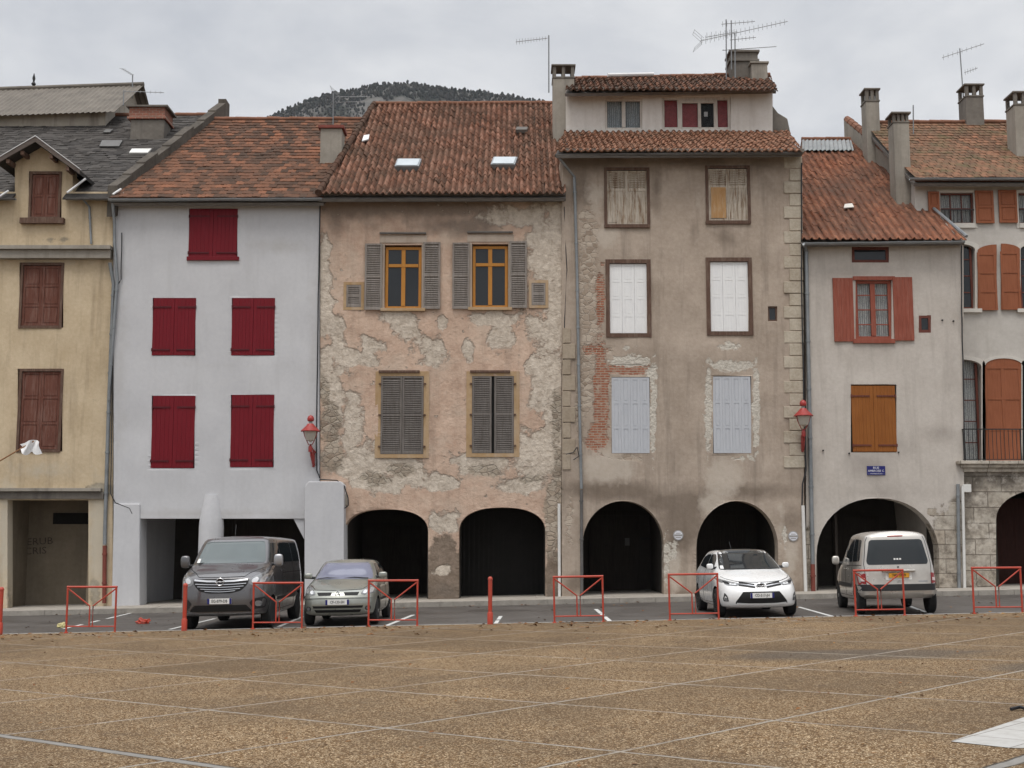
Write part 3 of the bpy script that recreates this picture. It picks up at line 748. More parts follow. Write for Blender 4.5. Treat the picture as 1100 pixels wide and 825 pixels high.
# dormer roof
pk = at(45,153,D1); L = at(4,177,D1); Rr = at(92,188,D1); yb_ = hit(45,150,*P1).y+1.5
dm = MB()
for q in (L, Rr):
    dm.prism([(pk.x,pk.z),(q.x,q.z),(q.x,q.z-.13),(pk.x,pk.z-.15)], D1-.5, yb_)
dr = dm.build('dormer_roof', M['slate'], H1)
bm_ = MB()
for q in (L, Rr): bm_.prism([(pk.x,pk.z+.02),(q.x,q.z+.02),(q.x,q.z-.13),(pk.x,pk.z-.15)], D1-.545, D1-.503)
bm_.build('bargeboard', M['barge'], dr)
bm_ = MB()
for q in (L, Rr): bm_.prism([(pk.x,pk.z+.045),(q.x,q.z+.045),(q.x,q.z+.022),(pk.x,pk.z+.022)], D1-.56, D1-.40)
bm_.build('verge_flashing', M['whitemetal'], dr)
for q in (0.35, .72):
    for s in (L, Rr):
        bm_ = MB()
        x = pk.x+(s.x-pk.x)*q; z = pk.z+(s.z-pk.z)*q-.27; bm_.box(x-.05, D1-.50, z-.02, x+.05, D1, z+.10)
        bm_.build('rafter_end', M['brownframe'], dr)
sw = MB(); sw.prism([(at(16,190,D1).x+.01, at(16,207,D1).z),(at(16,190,D1).x+.01,at(16,176,D1).z-.1),(pk.x,pk.z-.2),(at(78,190,D1).x-.01,at(78,184,D1).z-.1),(at(78,190,D1).x-.01,at(78,207,D1).z)], D1+.41, yb_-.8)
sw.build('dormer_wall', M['h1'], H1)
# long raised lantern with a corrugated roof on the slate roof
Ym = hit(56,136,*P1).y; xm = at(113,135,Ym).x; xl = at(-160,135,Ym).x; dl = 3.0
zf = at(60,118.5,Ym).z; zb0 = at(60,140,Ym).z; tl = lambda x: .035*(x-xm)
zr = at(140,93,Ym+dl).z
ms = MB(); ms.hexa([(xl,Ym,zb0-.6),(xm,Ym,zb0-.6),(xm,Ym+2*dl,zb0-.6),(xl,Ym+2*dl,zb0-.6),(xl,Ym,zf+tl(xl)),(xm,Ym,zf),(xm,Ym+2*dl,zf),(xl,Ym+2*dl,zf+tl(xl))])
lan = ms.build('roof_lantern', mat_plain('lantern_render', (.36,.32,.27), (.46,.42,.36), (.14,.12,.10), .8), H1)
MB().prism_x([(Ym+.02,zf+.001),(Ym+dl,zr-.06),(Ym+2*dl-.02,zf+.001)], xm-.25, xm).build('gable', lan.data.materials[0], lan)
cs = MB(); nx = 150; n = 3
for sgn in (0, 1):
    vs = []; fs = []
    for i in range(nx+1):
        x = xl-.3+(xm+.42-xl+.3)*i/nx; h = .025*math.sin(i*math.pi/1.5)
        y0 = Ym-.35 if not sgn else Ym+2*dl+.35
        z0 = zf-.35*(zr-zf)/dl
        for j in range(n+1):
            t = j/n; vs.append((x, y0+(Ym+dl-y0)*t, z0+(zr-z0)*t+h+tl(x)+.05-(.012*(j in (1, 2)))))
    for i in range(nx):
        for j in range(n): a = i*(n+1)+j; fs.append((a, a+n+1, a+n+2, a+1))
    cs.add(vs, fs)
cs.build('corrugated_roof', M['sheet'], lan, True)
a = Vector((xl, Ym+dl, zr+tl(xl)+.07)); b = Vector((xm+.42, Ym+dl, zr+tl(xm+.42)+.07)); MB().tube([a, b], .10, 8).build('ridge_cap', M['sheet'], lan, True)
p = at(36,93,Ym+dl); MB().lathe((p.x,p.y,p.z-.1), [(.05,0),(.03,.12),(.09,.2),(.03,.3),(.06,.42),(.01,.62)], 10).build('finial', M['irongrille'], lan, True)
Yc = hit(158,150,*P1).y
c1 = chimney(roof1, (140,128.5,176,156), Yc, 1.0, M['concrete_dark'], style='none', sink=1.5)
for o_ in list(c1.children): bpy.data.objects.remove(o_)
xa, za, xb, zb = rect(139,115.5,177,128, Yc)
bk = MB(); bk.box(xa, Yc-.02, za+.09, xb, Yc+1.02, zb-.002); bk.box(xa-.05, Yc-.07, za+.004, xb+.05, Yc+1.07, za+.087); bk.build('brick_top', M['brick'], c1)
MB().box(xa-.09, Yc-.12, zb, xb+.12, Yc+1.12, zb+.06).build('chimney_cap', M['concrete_dark'], c1)
for q, s in (((107,153,128,159), M['zinc_dark']), ((139,162,159,166), M['pvc']), ((111,141,118,144), M['zinc_dark'])):
    w = [hit(q[0]+(3 if i in (2, 3) else 0), y, *P1) for i, y in ((0, q[3]), (1, q[3]), (2, q[1]), (3, q[1]))]
    w2 = hit(q[2], q[3], *P1); w3 = hit(q[2]+4, q[1], *P1); nn = P1[1]
    MB().hexa([(w[0]+nn*.02)[:], (w2+nn*.02)[:], (w3+nn*.03)[:], (w[3]+nn*.03)[:], (w[0]+nn*.07)[:], (w2+nn*.07)[:], (w3+nn*.08)[:], (w[3]+nn*.08)[:]]).build('roof_patch', s, roof1)
# parapet towards the white house
a, b = W1[1]+Vector((0,-.3,-.2)), W1[2]; up = Vector((0,0,.42)); rt = Vector((.28,0,0)); dn = Vector((0,0,-.6))
pw = MB(); N = 9
for i in range(N):
    p = a.lerp(b, i/N); q = a.lerp(b, (i+1)/N); st = Vector((0,0,.05*((i % 3)-1)))
    pw.hexa([(p+dn)[:], (p+rt+dn)[:], (q+rt+dn)[:], (q+dn)[:], (p+up+st)[:], (p+rt+up+st)[:], (q+rt+up+st)[:], (q+up+st)[:]])
pw.hexa([(b+dn)[:], (b+rt+dn)[:], (b+rt+dn+Vector((0,.6,0)))[:], (b+dn+Vector((0,.6,0)))[:]]+[(v+Vector((0,0,.62)))[:] for v in (b, b+rt, b+rt+Vector((0,.6,0)), b+Vector((0,.6,0)))])
pw.build('parapet', M['parapet'], H1)
shell(H1, at(-160,600,D1).x, at(121,600,D1).x, D1+.41, W1[1].y*0+ (W1[2].y-D1-.41), at(95,208,D1).z, W1[2].z, M['h1'], 1.2, W1[2].x-W1[1].x)
pipe(H1, [(118,282,.2),(119,288,.16),(122,305,.1),(117,430,.08),(113,560,.08),(112.5,585,.08)], D1, .055, M['zinc'])
pipe(H1, [(112.5,586,.08),(112,648,.08)], D1, .06, M['rustpipe'])
# ---------------- white house with crimson shutters
D2 = D
H2 = thing('house', 'white rendered house with five crimson shuttered windows over an open ground floor', 'house', base(232, D2))
wins = [(203,224,255,277), (164,320,210,382), (249,320,295,382), (163,425,209,503), (248,424,294,502)]
facade(H2, [(122,557),(122,214),(343,214),(343,557)], [rpoly(*w) for w in wins], D2, .5, M['h2'],
       {'dirt': [(300,265,30,8,.6), (230,552,110,5,.7), (130,400,8,120,.5), (336,380,6,100,.5), (228,392,80,4,.4)]}, .14)
for w in wins:
    f = shutters(H2, w, D2, M['redsh'], 'plank', 2, strap=M['iron'], recess=.02)
    if w[1] == 224: slab(f, (201,276,257,280), D2, -.07, .02, M['redsh'], 'sill')
for nm, poly, y0, y1 in (('pier', [(119,690),(122,541),(150,541),(150,690)], -.06, .7), ('buttress', [(327,690),(327,523),(331,517),(366,517),(369.5,521),(369.5,690)], -.38, .48)):
    pts = [(at(x,y,D2+y0).x, at(x,y,D2+y0).z) for x, y in poly]; MB().prism(pts, D2+y0, D2+y1).build(nm, M['h2'], H2, bevel=.03)
cp = [(x, at(227,y,D2+.1).z) for x, y in ((.36,690),(.36,566),(.34,556),(.27,541),(.22,532))]
p = at(226,600,D2+.1); MB().lathe((p.x, D2+.12, 0), [(r, z) for r, z in cp], 22).build('column', M['h2'], H2, True)
pts = [(at(x,y,D2+.2).x, at(x,y,D2+.2).z) for x, y in ((327.5,557),(327.5,579),(316,557))]; MB().prism(pts, D2+.05, D2+.2).build('bracket', M['h2'], H2)
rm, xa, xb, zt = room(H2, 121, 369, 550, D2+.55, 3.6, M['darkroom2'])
for a_, b_, t_ in ((150,182,.8), (245,300,.6)):
    q0 = at(a_,600,D2+4).x; q1 = at(b_,600,D2+4).x; k = panels(q0, .1, q1, 2.5, D2+4.05, 3, .06, .12); k.build('door', M['darkdoor'], rm)
gutter(H2, 118, 214, 346, 213, D2-.44, .075)
P2 = plane(212, D2-.4, 35)
roof2, W2 = tile_roof(H2, P2, [(118,212.5),(347,212.5),(404,128.5),(230,128.5)], 'flat', .235, .30, .014, M['roof2'], jit=.6, backslope=7, lip=.022, sag=.05)
slab(H2, (120,216,345,219), D2, -.36, .0, M['greywood'], 'soffit_board')
shell(H2, at(123,600,D2).x, at(341,600,D2).x, D2+.51, W2[2].y-D2-.51, at(232,212,D2).z, W2[2].z, M['h2'], 1.2, .7, True, .25)
pipe(H2, [(121,218,.3),(123,240,.1),(123,262,.1),(126,300,.1),(117,420,.06),(117,430,.04)], D2, .045, M['zinc'])
cable(H2, [(131,250),(130,300),(123,312),(121,380),(119,530),(124,540),(139,546),(142,552)], D2-.05, .016)
cable(H2, [(344,220),(341.5,340),(340,470),(340.5,505),(344,514)], D2-.05, .020)
chm = MB()
Yc = hit(356,172,*P2).y-.2
c2 = chimney(roof2, (344,138,367,178), Yc, .7, M['concrete'], M['rustpipe'], 'slab')
# ---------------- peeling pink house
D3 = D+.05
H3 = thing('house', 'peeling pink rendered house with grey louvred shutters, yellow windows and two low arches', 'house', base(472, D3))
tw = [(413,263,453,331), (507,262,546,330)]; lw = [(409,404,455,488), (507,404,552,487)]; sw_ = [(372,306,388,330), (571,304,586,328)]
arch3 = [arch(370,460,547,572,p=2.4), arch(493,586,545,572,p=2.4)]
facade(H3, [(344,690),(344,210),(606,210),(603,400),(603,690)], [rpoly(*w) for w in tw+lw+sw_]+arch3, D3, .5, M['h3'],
  {'peel': [(477,560,16,11), (474,612,12,7,.85), (590,262,24,60), (565,232,40,13,.9), (597,340,14,60), (348,305,7,60), (380,383,24,10), (362,355,8,22), (352,340,9,20), (398,372,15,9), (462,374,17,15), (438,352,12,14), (428,340,18,7), (530,342,26,8), (538,362,15,14), (578,352,20,18,.9), (590,400,14,50), (577,395,12,12),
            (360,430,10,45), (378,455,10,40), (390,500,30,22), (425,498,26,16), (470,519,26,8), (440,512,30,10), (520,497,30,14), (575,490,26,30), (560,520,30,8), (596,470,12,60), (412,520,40,8), (350,395,8,30), (476,345,5,8), (503,375,5,12), (580,420,12,22)],
   'stone': [(355,455,11,24), (356,490,13,18), (349,420,5,18), (594,560,10,45), (600,520,7,40), (432,505,16,7), (520,506,16,7), (402,515,15,8), (598,450,6,30), (575,515,18,6,.8)],
   'brown': [(477,618,24,40), (596,622,11,36), (365,600,8,50), (477,640,24,20)],
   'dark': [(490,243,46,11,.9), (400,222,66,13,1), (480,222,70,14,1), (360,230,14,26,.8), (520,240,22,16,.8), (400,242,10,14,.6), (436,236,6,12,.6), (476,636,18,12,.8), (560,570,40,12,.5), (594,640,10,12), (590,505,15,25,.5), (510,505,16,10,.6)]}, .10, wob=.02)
for i, w in enumerate(tw):
    f = glazed(H3, (w[0]+1, w[1]+2, w[2]-1, w[3]), D3, M['yellowframe'], 2, 1, None, .085, transom=.70, recess=.10)
    sl = slab(f, (w[0]-4, w[3]+.3, w[2]+4, w[3]+3.5), D3, -.09, .05, M['ochreband'], 'sill')
    slab(f, (w[0]-5, 253 if i == 0 else 252, w[2]+6, w[1]-2), D3, -.022, -.001, M['surround'], 'window_surround')
    xa, za, xb, zb = rect(w[0]-4.5, w[1]-1, w[2]+4.5, w[3], D3); x0, _, x1, _ = rect(*w, D3); [MB().box(q0, D3-.016, za, q1, D3-.001, zb).build('window_jamb', M['surround'], f) for q0, q1 in ((xa, x0), (x1, xb))]
    xa, za, xb, zb = rect(w[0]-5, 250 if i == 0 else 249, w[2]+5, 253, D3); MB().tube([(xa,D3-.06,zb-.03),(xb,D3-.06,zb-.03)], .035, 8).build('awning_rod', M['greywood'], f, True)
    for q in ((w[0]-21, w[1]-1, w[0]-2.5, w[3]+2), (w[2]+1.5, w[1]-2.5, w[2]+20, w[3]+1)): leaf(f, q, D3-.03, M['greysh'], 'louvre')
for i, w in enumerate(lw):
    xa, za, xb, zb = rect(w[0]-6, w[1]-5, w[2]+6, w[3]+4, D3); x0, z0, x1, z1 = rect(*w, D3)
    f = shutters(H3, w, D3, M['greysh_dark'], 'louvre', 2, recess=.0, ajar=.035 if i else 0, gap=.012)
    b = MB(); b.box(xa, D3-.02, za, x0, D3, zb); b.box(x1, D3-.02, za, xb, D3, zb); b.box(x0, D3-.02, z1, x1, D3, zb); b.box(x0, D3-.045, za, x1, D3, z0)
    b.build('window_surround', M['ochreband'], f)
    slab(f, (w[0]-2, w[1]-6, w[2]-4, w[1]-3.4), D3, -.07, -.021, M['brownframe'], 'awning_rod')
    for z in (z0+.1*(z1-z0), z0+.5*(z1-z0), z0+.9*(z1-z0)):
        for x in (x0-.03, x1+.03): MB().box(x-.035, D3-.07, z-.02, x+.035, D3-.021, z+.02).build('hinge', M['brownframe'], f)
for w in sw_:
    xa, za, xb, zb = rect(w[0]-3, w[1]-3, w[2]+3, w[3]+3, D3); x0, z0, x1, z1 = rect(*w, D3)
    f = shutters(H3, w, D3, M['greysh'], 'louvre', 1, recess=.03, pitch=.06)
    b = MB(); b.box(xa, D3-.015, za, x0, D3, zb); b.box(x1, D3-.015, za, xb, D3, zb); b.box(x0, D3-.015, z1, x1, D3, zb); b.box(x0, D3-.015, za, x1, D3, z0); b.build('window_surround', M['ochreband'], f)
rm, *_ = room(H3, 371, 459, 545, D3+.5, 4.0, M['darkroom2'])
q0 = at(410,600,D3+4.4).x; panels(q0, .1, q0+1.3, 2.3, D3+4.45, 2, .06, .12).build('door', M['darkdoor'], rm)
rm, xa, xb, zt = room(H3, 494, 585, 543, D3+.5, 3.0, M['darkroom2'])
gm = MB(); n = 16
for i in range(n+1):
    x = xa+.05+(xb-xa-.1)*i/n; gm.box(x-.028, D3+1.9, .1, x+.028, D3+1.94, zt-.1)
gm.box(xa, D3+1.96, .0, xb, D3+2.0, zt-.05); gm.build('slatted_gate', M['gate'], rm)
P3 = plane(208.5, D3-.5, 35.5)
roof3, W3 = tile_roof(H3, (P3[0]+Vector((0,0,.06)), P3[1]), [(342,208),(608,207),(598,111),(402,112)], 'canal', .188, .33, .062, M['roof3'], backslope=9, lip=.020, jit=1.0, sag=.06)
e = MB(); a, b = W3[0]+P3[1]*.03, W3[3]+P3[1]*.03
for i in range(26): e.tube([a.lerp(b, i/26)+Vector((random.uniform(-.02,.02),0,random.uniform(-.01,.01))), a.lerp(b, (i+1.1)/26)], [.11, .09], 8)
e.build('verge_tiles', M['roof3'], roof3, True)
slab(H3, (344,210.5,607,214), D3, -.44, .0, M['greywood'], 'soffit_board'); slab(H3, (342,214.3,606,217), D3, -.30, .0, M['concrete_dark'], 'cornice')
for px in ((425,176,451,184), (528,174,554,182)):
    w = [hit(x, y, *P3) for x, y in ((px[0]-1,px[3]),(px[2]-1,px[3]),(px[2]+2,px[1]),(px[0]+2,px[1]))]; nn = P3[1]
    f = MB().hexa([(v-nn*.02)[:] for v in w]+[(v+nn*.17)[:] for v in w]).build('skylight', M['zinc'], roof3)
    c = sum(w, Vector())/4; MB().hexa([(c+(v-c)*.88+nn*.172)[:] for v in w]+[(c+(v-c)*.88+nn*.19)[:] for v in w]).build('pane', M['skylight'], f)
w = [hit(x, y, *P3) for x, y in ((554,144),(566,144),(567,141),(555,141))]; nn = P3[1]; MB().hexa([(v+nn*.03)[:] for v in w]+[(v+nn*.16)[:] for v in w]).build('roof_vent', M['greywood'], roof3)
w = [hit(x, y, *P3) for x, y in ((389,155),(396,153),(397,148),(391,149))]; MB().hexa([(v+nn*.08)[:] for v in w]+[(v+nn*.12)[:] for v in w]).build('flashing', M['whitemetal'], roof3)
shell(H3, at(345,600,D3).x, at(601,600,D3).x, D3+.51, W3[2].y-D3-.51, at(472,210,D3).z, W3[2].z, M['h3'], .7, .1, True, .3)
cable(H3, [(606,222),(607,250),(609,290),(607,330),(605,400),(606,470),(612,488)], D3-.06, .016)
cable(H3, [(344,515),(362,516),(370,522),(374,535),(374,543),(370,546)], D3-.40, .018)
pipe(H3, [(600.5,541,.08),(601,650,.08)], D3, .045, M['pvc'], 'conduit', False)
xa, za, xb, zb = rect(367,531,374,543,D3); MB().box(xa, D3-.14, za, xb, D3, zb).build('junction_box', M['sill'], H3, bevel=.02)
# ---------------- tall brown-grey house
D4 = D-.02
H4 = thing('house', 'tall brown-grey house with a whitewashed attic storey, cream corner stones and two round arches', 'house', base(733, D4))
w1 = [(652,183,695,241), (761,181,803,237)]; w2 = [(655,283,695,358), (763,281,804,356)]; w3 = [(657,405,698,487), (766,404,807,487)]
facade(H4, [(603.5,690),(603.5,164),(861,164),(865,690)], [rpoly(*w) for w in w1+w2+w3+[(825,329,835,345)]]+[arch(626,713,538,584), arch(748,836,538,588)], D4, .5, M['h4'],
  {'stone': [(632,260,12,50,.85), (634,320,12,55), (632,390,9,60,.9), (624,430,7,60,.8), (648,376,14,7,.8), (675,492,22,6,.7), (612,560,6,40,.7)],
   'brick': [(646,425,8,58), (645,320,6,40,.85), (676,397,24,6), (640,375,16,8,.8), (642,470,14,18,.9)],
   'white': [(678,388,24,6), (702,440,3.5,50), (700,402,6,10), (787,393,25,6), (812,440,4,48), (761,440,4,48), (785,372,14,5,.85), (676,374,10,4,.7), (716,600,4,28,.8), (842,575,4,16,.8), (800,492,16,4,.7), (724,592,5,14,.75)],
   'light': [(650,503,27,17), (775,515,22,24,.9), (765,540,16,14,.9), (850,600,8,36,.8), (724,610,7,24,.9), (650,255,14,14,.8), (665,232,20,12,.5), (640,210,14,20,.7), (750,215,8,30,.5), (840,565,6,25,.7)],
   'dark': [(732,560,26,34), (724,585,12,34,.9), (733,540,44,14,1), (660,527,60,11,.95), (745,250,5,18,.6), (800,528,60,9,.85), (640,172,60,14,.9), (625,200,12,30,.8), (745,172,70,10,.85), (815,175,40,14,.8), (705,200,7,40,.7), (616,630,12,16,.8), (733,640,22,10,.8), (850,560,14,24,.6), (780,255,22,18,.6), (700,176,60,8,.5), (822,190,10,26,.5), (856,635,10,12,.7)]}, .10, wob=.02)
for i, w in enumerate(w1):
    f = shutters(H4, w, D4, M['peelsh'], 'weathered', 2, frame=M['brownframe'], fw=.085, recess=.06, mats=[[M['peelsh'], M['peelsh']], [M['peelsh'], M['peelsh']]][i])
    if i: xa, za, xb, zb = rect(w[0]+3, 201, w[0]+19, w[3]-3, D4); MB().box(xa, D4+.018, za, xb, D4+.030, zb).build('patch_board', M['orangewood'], f)
    slab(f, (w[0]-3, w[3]+.5, w[2]+3, w[3]+4), D4, -.06, .02, M['brownframe'], 'sill')
for w in w2: shutters(H4, w, D4, M['whitesh'], 'panel', 3, pin=.007, frame=M['brownframe'], fw=.12, recess=.07, rows=4)
for i, w in enumerate(w3): shutters(H4, w, D4, M['bluesh'], 'panel', 4, pin=.011, recess=.05, rows=3, gap=.003)
glazed(H4, (825,329,835,345), D4, M['brownframe'], 1, 1, None, .06, recess=.04)
for j, (xs, y0, ys, sy) in enumerate((((842,848,862), 168, 492, 13.4), ((604,607,618), 352, 500, 17))):
    q = MB(); i = 0; y = y0
    while y < ys:
        x0 = xs[0] if i % 2 == (0 if j == 0 else 0) else xs[1]; x1 = xs[2]-.5
        if j: x0, x1 = xs[0]+.3, (xs[2] if i % 2 else xs[2]-5)
        xa, za, xb, zb = rect(x0, y+.5, x1+(y-168)*.008*(1-j), y+sy-.5, D4); pr = random.uniform(-.006, .006)
        q.box(xa, D4-.035+pr, za, xb, D4+.01, zb); y += sy; i += 1
    g_ = G('cream_corner_stone' if not j else 'buff_corner_stone'); n1 = g_.noise(2.2, 5, .6); n2 = g_.noise(14, 5)
    a_, b_ = ((.36,.305,.235),(.50,.445,.36)) if not j else ((.29,.235,.175),(.40,.335,.26))
    q.build('quoins', g_.done(g_.mix(g_.map(g_.math('ADD', g_.math('MULTIPLY', n1, .6), g_.math('MULTIPLY', n2, .4)), .36, .62), a_, b_), .9, g_.bump(n2, .5, .02), .15), H4, bevel=.012)
P4 = plane(161.5, D4-.55, 25)
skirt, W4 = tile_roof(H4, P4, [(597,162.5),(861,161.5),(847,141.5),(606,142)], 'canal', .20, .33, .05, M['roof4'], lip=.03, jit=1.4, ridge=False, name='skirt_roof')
gutter(H4, 596, 166, 861, 163.5, D4-.6, .075, M['zinc_dark']); slab(H4, (604,165,860,169), D4, -.5, .0, M['concrete_dark'], 'cornice')
Ya = hit(720,141.5,*P4).y-.05
aw = [(650,106,690,139), (711,104,785,139)]
attic = facade(H4, [(608,146),(608,97),(830,95),(830,146)], [rpoly(*w) for w in aw], Ya, .35, M['attic'], name='attic_wall')
bm_ = MB(); xa, za, xb, zb = rect(608,95,830,146,Ya); bm_.box(xa+.01, Ya+.36, za-1, xa+.3, Ya+6, zb); bm_.box(xb-.3, Ya+.36, za-1, xb-.01, Ya+6, zb); bm_.box(xa+.01, Ya+6, za-1, xb-.01, Ya+6.3, zb); bm_.build('attic_side_wall', M['attic'], H4)
w = aw[0]; f = glazed(H4, (w[0],w[1],w[2],w[3]), Ya, M['whitewood'], 2, 1, M['lace'], .085, recess=.04, name='attic_window')
w = aw[1]; xa, za, xb, zb = rect(*w, Ya); m = MB(); y = Ya+.05
rim(m, xa, za, xb, zb, .09, y, y+.08)
cuts = [at(x,120,Ya).x for x in (728, 733, 767, 771)]
m.box(cuts[0], y, za+.09, cuts[1], y+.08, zb-.09); m.box(cuts[2], y, za+.09, cuts[3], y+.08, zb-.09); xc = at(751.5,120,Ya).x; m.box(xc-.05, y-.02, za+.09, xc+.05, y+.08, zb-.16); m.box(cuts[1], y-.015, zb-.20, cuts[2], y+.07, zb-.09)
f = m.build('attic_window', M['whitewood'], H4)
MB().box(xa+.05, y+.035, za+.05, xb-.05, y+.043, zb-.05).build('pane', M['clearpane'], f)
for a_, b_ in ((xa+.05, cuts[0]), (cuts[1], xc), (cuts[3], xb-.05)): MB().box(a_, y+.14, za+.05, b_, y+.15, zb-.05).build('curtain', M['redcurtain'], f)

MB().box(xa, y+.25, za, xb, y+.27, zb).build('dark_backing', M['unlit_room'], f)
p = at(759,121,Ya); MB().box(p.x-.06, y+.10, p.z-.08, p.x+.06, y+.12, p.z+.08).build('ornament', M['cloth'], f)
P4b = plane(96, Ya-.45, 28)
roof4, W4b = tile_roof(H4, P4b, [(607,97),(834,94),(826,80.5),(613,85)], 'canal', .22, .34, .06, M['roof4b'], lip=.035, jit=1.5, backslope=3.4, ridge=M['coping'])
slab(H4, (612,97,829,100), Ya, -.3, .0, M['concrete_dark'], 'eave_course')
a = hit(653,85.5,*P4b); b = hit(702,84.5,*P4b); MB().tube([a+Vector((0,0,.16)), b+Vector((0,0,.16))], .075, 8).build('ridge_flashing', M['whitemetal'], roof4)
chimney(roof4, (594,84,617,126), Ya+.2, .7, M['concrete'], None, 'open', sink=2.5)
Yk = hit(802,84,*P4b).y
c = chimney(roof4, (785,66,812,86), Yk, .8, M['concrete_dark'], None, 'none', sink=1.2)
for o_ in list(c.children): bpy.data.objects.remove(o_)
xa, za, xb, zb = rect(785,54,814,66,Yk); k = MB(); k.box(xa-.06, Yk-.06, za+.002, xb+.04, Yk+.86, za+.08); k.box(xa, Yk, za+.082, xb, Yk+.8, zb-.08); k.box(xa-.07, Yk-.07, zb-.078, xb+.06, Yk+.87, zb); k.build('chimney_cap', M['concrete_dark'], c, bevel=.01)
xa, za, xb, zb = rect(806,71,823,90,Yk-.1); k = MB(); k.box(xa, Yk-.35, za-.8, xb, Yk-.01, zb); k.box(xa-.05, Yk-.40, zb+.002, xb+.05, Yk+.02, zb+.07); k.build('side_flue', M['concrete'], c, bevel=.01)
pts = [(at(x,y,Ya+.4).x, at(x,y,Ya+.4).z) for x, y in ((829,150),(829,112),(836,121),(846,127),(851,150))]; MB().prism(pts, Ya+.4, Ya+.9).build('party_wall_stub', M['concrete_dark'], H4, bevel=.04)
shell(H4, at(604.5,600,D4).x, at(861,500,D4).x, D4+.51, 4.6, at(720,163,D4).z, at(720,163,D4).z+.6, M['h4'], 0, 0)
pipe(H4, [(601,170,.5),(607,178,.4),(617,190,.08),(620,300,.08),(622,420,.08),(624.5,525,.08)], D4, .045, M['zinc'])
pipe(H4, [(624.5,526,.08),(625,650,.08)], D4, .045, M['zinc_dark'])
pipe(H4, [(862.5,543,.08),(866,650,.08)], D4, .05, M['pvc'], 'conduit', False)
cable(H4, [(861,175),(861,300),(863.5,430),(866,505),(862,520),(861.5,543)], D4-.07, .022)
cable(H4, [(608,488),(616,486),(620,480),(622,490),(616,494)], D4-.1, .014)
for q in ((627,711,540), (749,835,540)):
    rm, xa, xb, zt = room(H4, q[0], q[1], q[2], D4+.5, 3.2, M['darkroom2'])
    xc = (xa+xb)/2; dm_ = panels(xa+.35, .1, xc, 2.6, D4+3.66, 3, .06, .12); k2 = panels(xc+.01, .1, xb-.35, 2.6, D4+3.66, 3, .06, .12); dm_.add(k2.v, k2.f); d_ = dm_.build('door', M['darkdoor'], rm)
    MB().box(xa+.02, D4+3.6, 2.62, xb-.02, D4+3.68, 2.75).build('door_lintel', M['darkdoor'], rm)
    if q[0] == 627:
        x, z = at(674,582,D4+3.5).x, at(674,582,D4+3.5).z; MB().box(x-.07, D4+3.52, z-.12, x+.07, D4+3.59, z+.12).build('letter_box', M['zinc_dark'], rm)
        x, z = at(696,580,D4+3.5).x, at(696,580,D4+3.5).z; k = MB(); k.box(x-.22, D4+3.54, z+.02, x+.2, D4+3.57, z+.07); k.box(x+.12, D4+3.53, z-.14, x+.2, D4+3.56, z+.15); k.build('door_fitting', M['irongrille'], rm)
# ---------------- pale grey house with brown shutters
D5 = D+.1
H5 = thing('house', 'pale grey house with orange-brown shutters, red tiled roof and one wide arch', 'house', base(950, D5))
wt = (915,265,955,282); wm = (919,301,958,364); wl = (914,413,963,486); wsm = (987,339,1000,357)
facade(H5, [(866,690),(866,260),(1035,260),(1036,690)], [rpoly(*w) for w in (wt, wm, wl, wsm)]+[arch(877,1009,535,598,p=2.15)], D5, .5, M['h5'],
  {'dark': [(955,480,22,16,.8), (935,500,24,18,.9), (1010,465,16,8,.7), (950,530,40,10,.6), (1022,400,8,40,.5), (930,292,40,6,.5)],
   'stone': [(1018,585,20,40), (1026,560,10,24), (1014,630,20,30), (1000,550,8,6,.8), (869,600,5,60,.8)]}, .12)
glazed(H5, wt, D5, M['darkbrown'], 1, 1, None, .10, recess=.03)
f = glazed(H5, wm, D5, M['redwood'], 2, 4, M['curtain'], .10, recess=.06)
xa, za, xb, zb = rect(916,297,961,301,D5); MB().box(xa, D5-.04, za, xb, D5+.02, zb).build('window_head', M['redwood'], f); slab(f, (916,364.3,961,369), D5, -.08, .03, M['redwood'], 'sill')
leaf(f, (895,299,916.5,367), D5, M['redwood'], 'plank'); leaf(f, (959.5,298,980.5,366), D5, M['redwood'], 'plank')
shutters(H5, (915,414,962.5,485.5), D5, M['varnish'], 'plank', 2, strap=M['darkbrown'], recess=.03)
glazed(H5, wsm, D5, M['darkbrown'], 1, 1, None, .09, recess=.0)
rm, xa, xb, zt = room(H5, 878, 1008, 535, D5+.5, 3.4, M['darkroom2'])
xc = xa+1.3; panels(xc, .1, xc+1.5, 2.6, D5+3.86, 2, .06, .12).build('door', M['darkdoor'], rm)
MB().box(xa+.62, D5+.8, .0, xa+.70, D5+.9, 3.2).build('post', M['darkdoor'], rm)
P5 = plane(257, D5-.38, 36)
roof5, W5 = tile_roof(H5, P5, [(861,257.5),(1037,255.5),(913,150),(861,150)], 'roman', .235, .38, .062, M['roof5'], lip=.012, jit=.8, backslope=7, sag=.04)
gutter(H5, 864, 261, 1036, 259, D5-.44, .07, M['zinc'])
a, b = W5[1], W5[2]; nn = P5[1]
MB().tube([a+nn*.05+Vector((.03,0,0)), a.lerp(b, .42)+nn*.05+Vector((.03,0,0))], .05, 6).build('verge_flashing', M['zinc'], roof5)
cs = MB(); vs = []; fs = []; nx = 36
for i in range(nx+1):
    for j in range(2):
        q = hit(861.5+(917-861.5)*i/nx+(0 if not j else -3*i/nx), 163.5 if not j else 152.5, *P5); vs.append((q+nn*(.075+.03*math.sin(i*math.pi/1.5)))[:])
for i in range(nx): fs.append((2*i, 2*i+2, 2*i+3, 2*i+1))
cs.add(vs, fs).build('corrugated_sheet', M['plastic_sheet'], roof5, True)
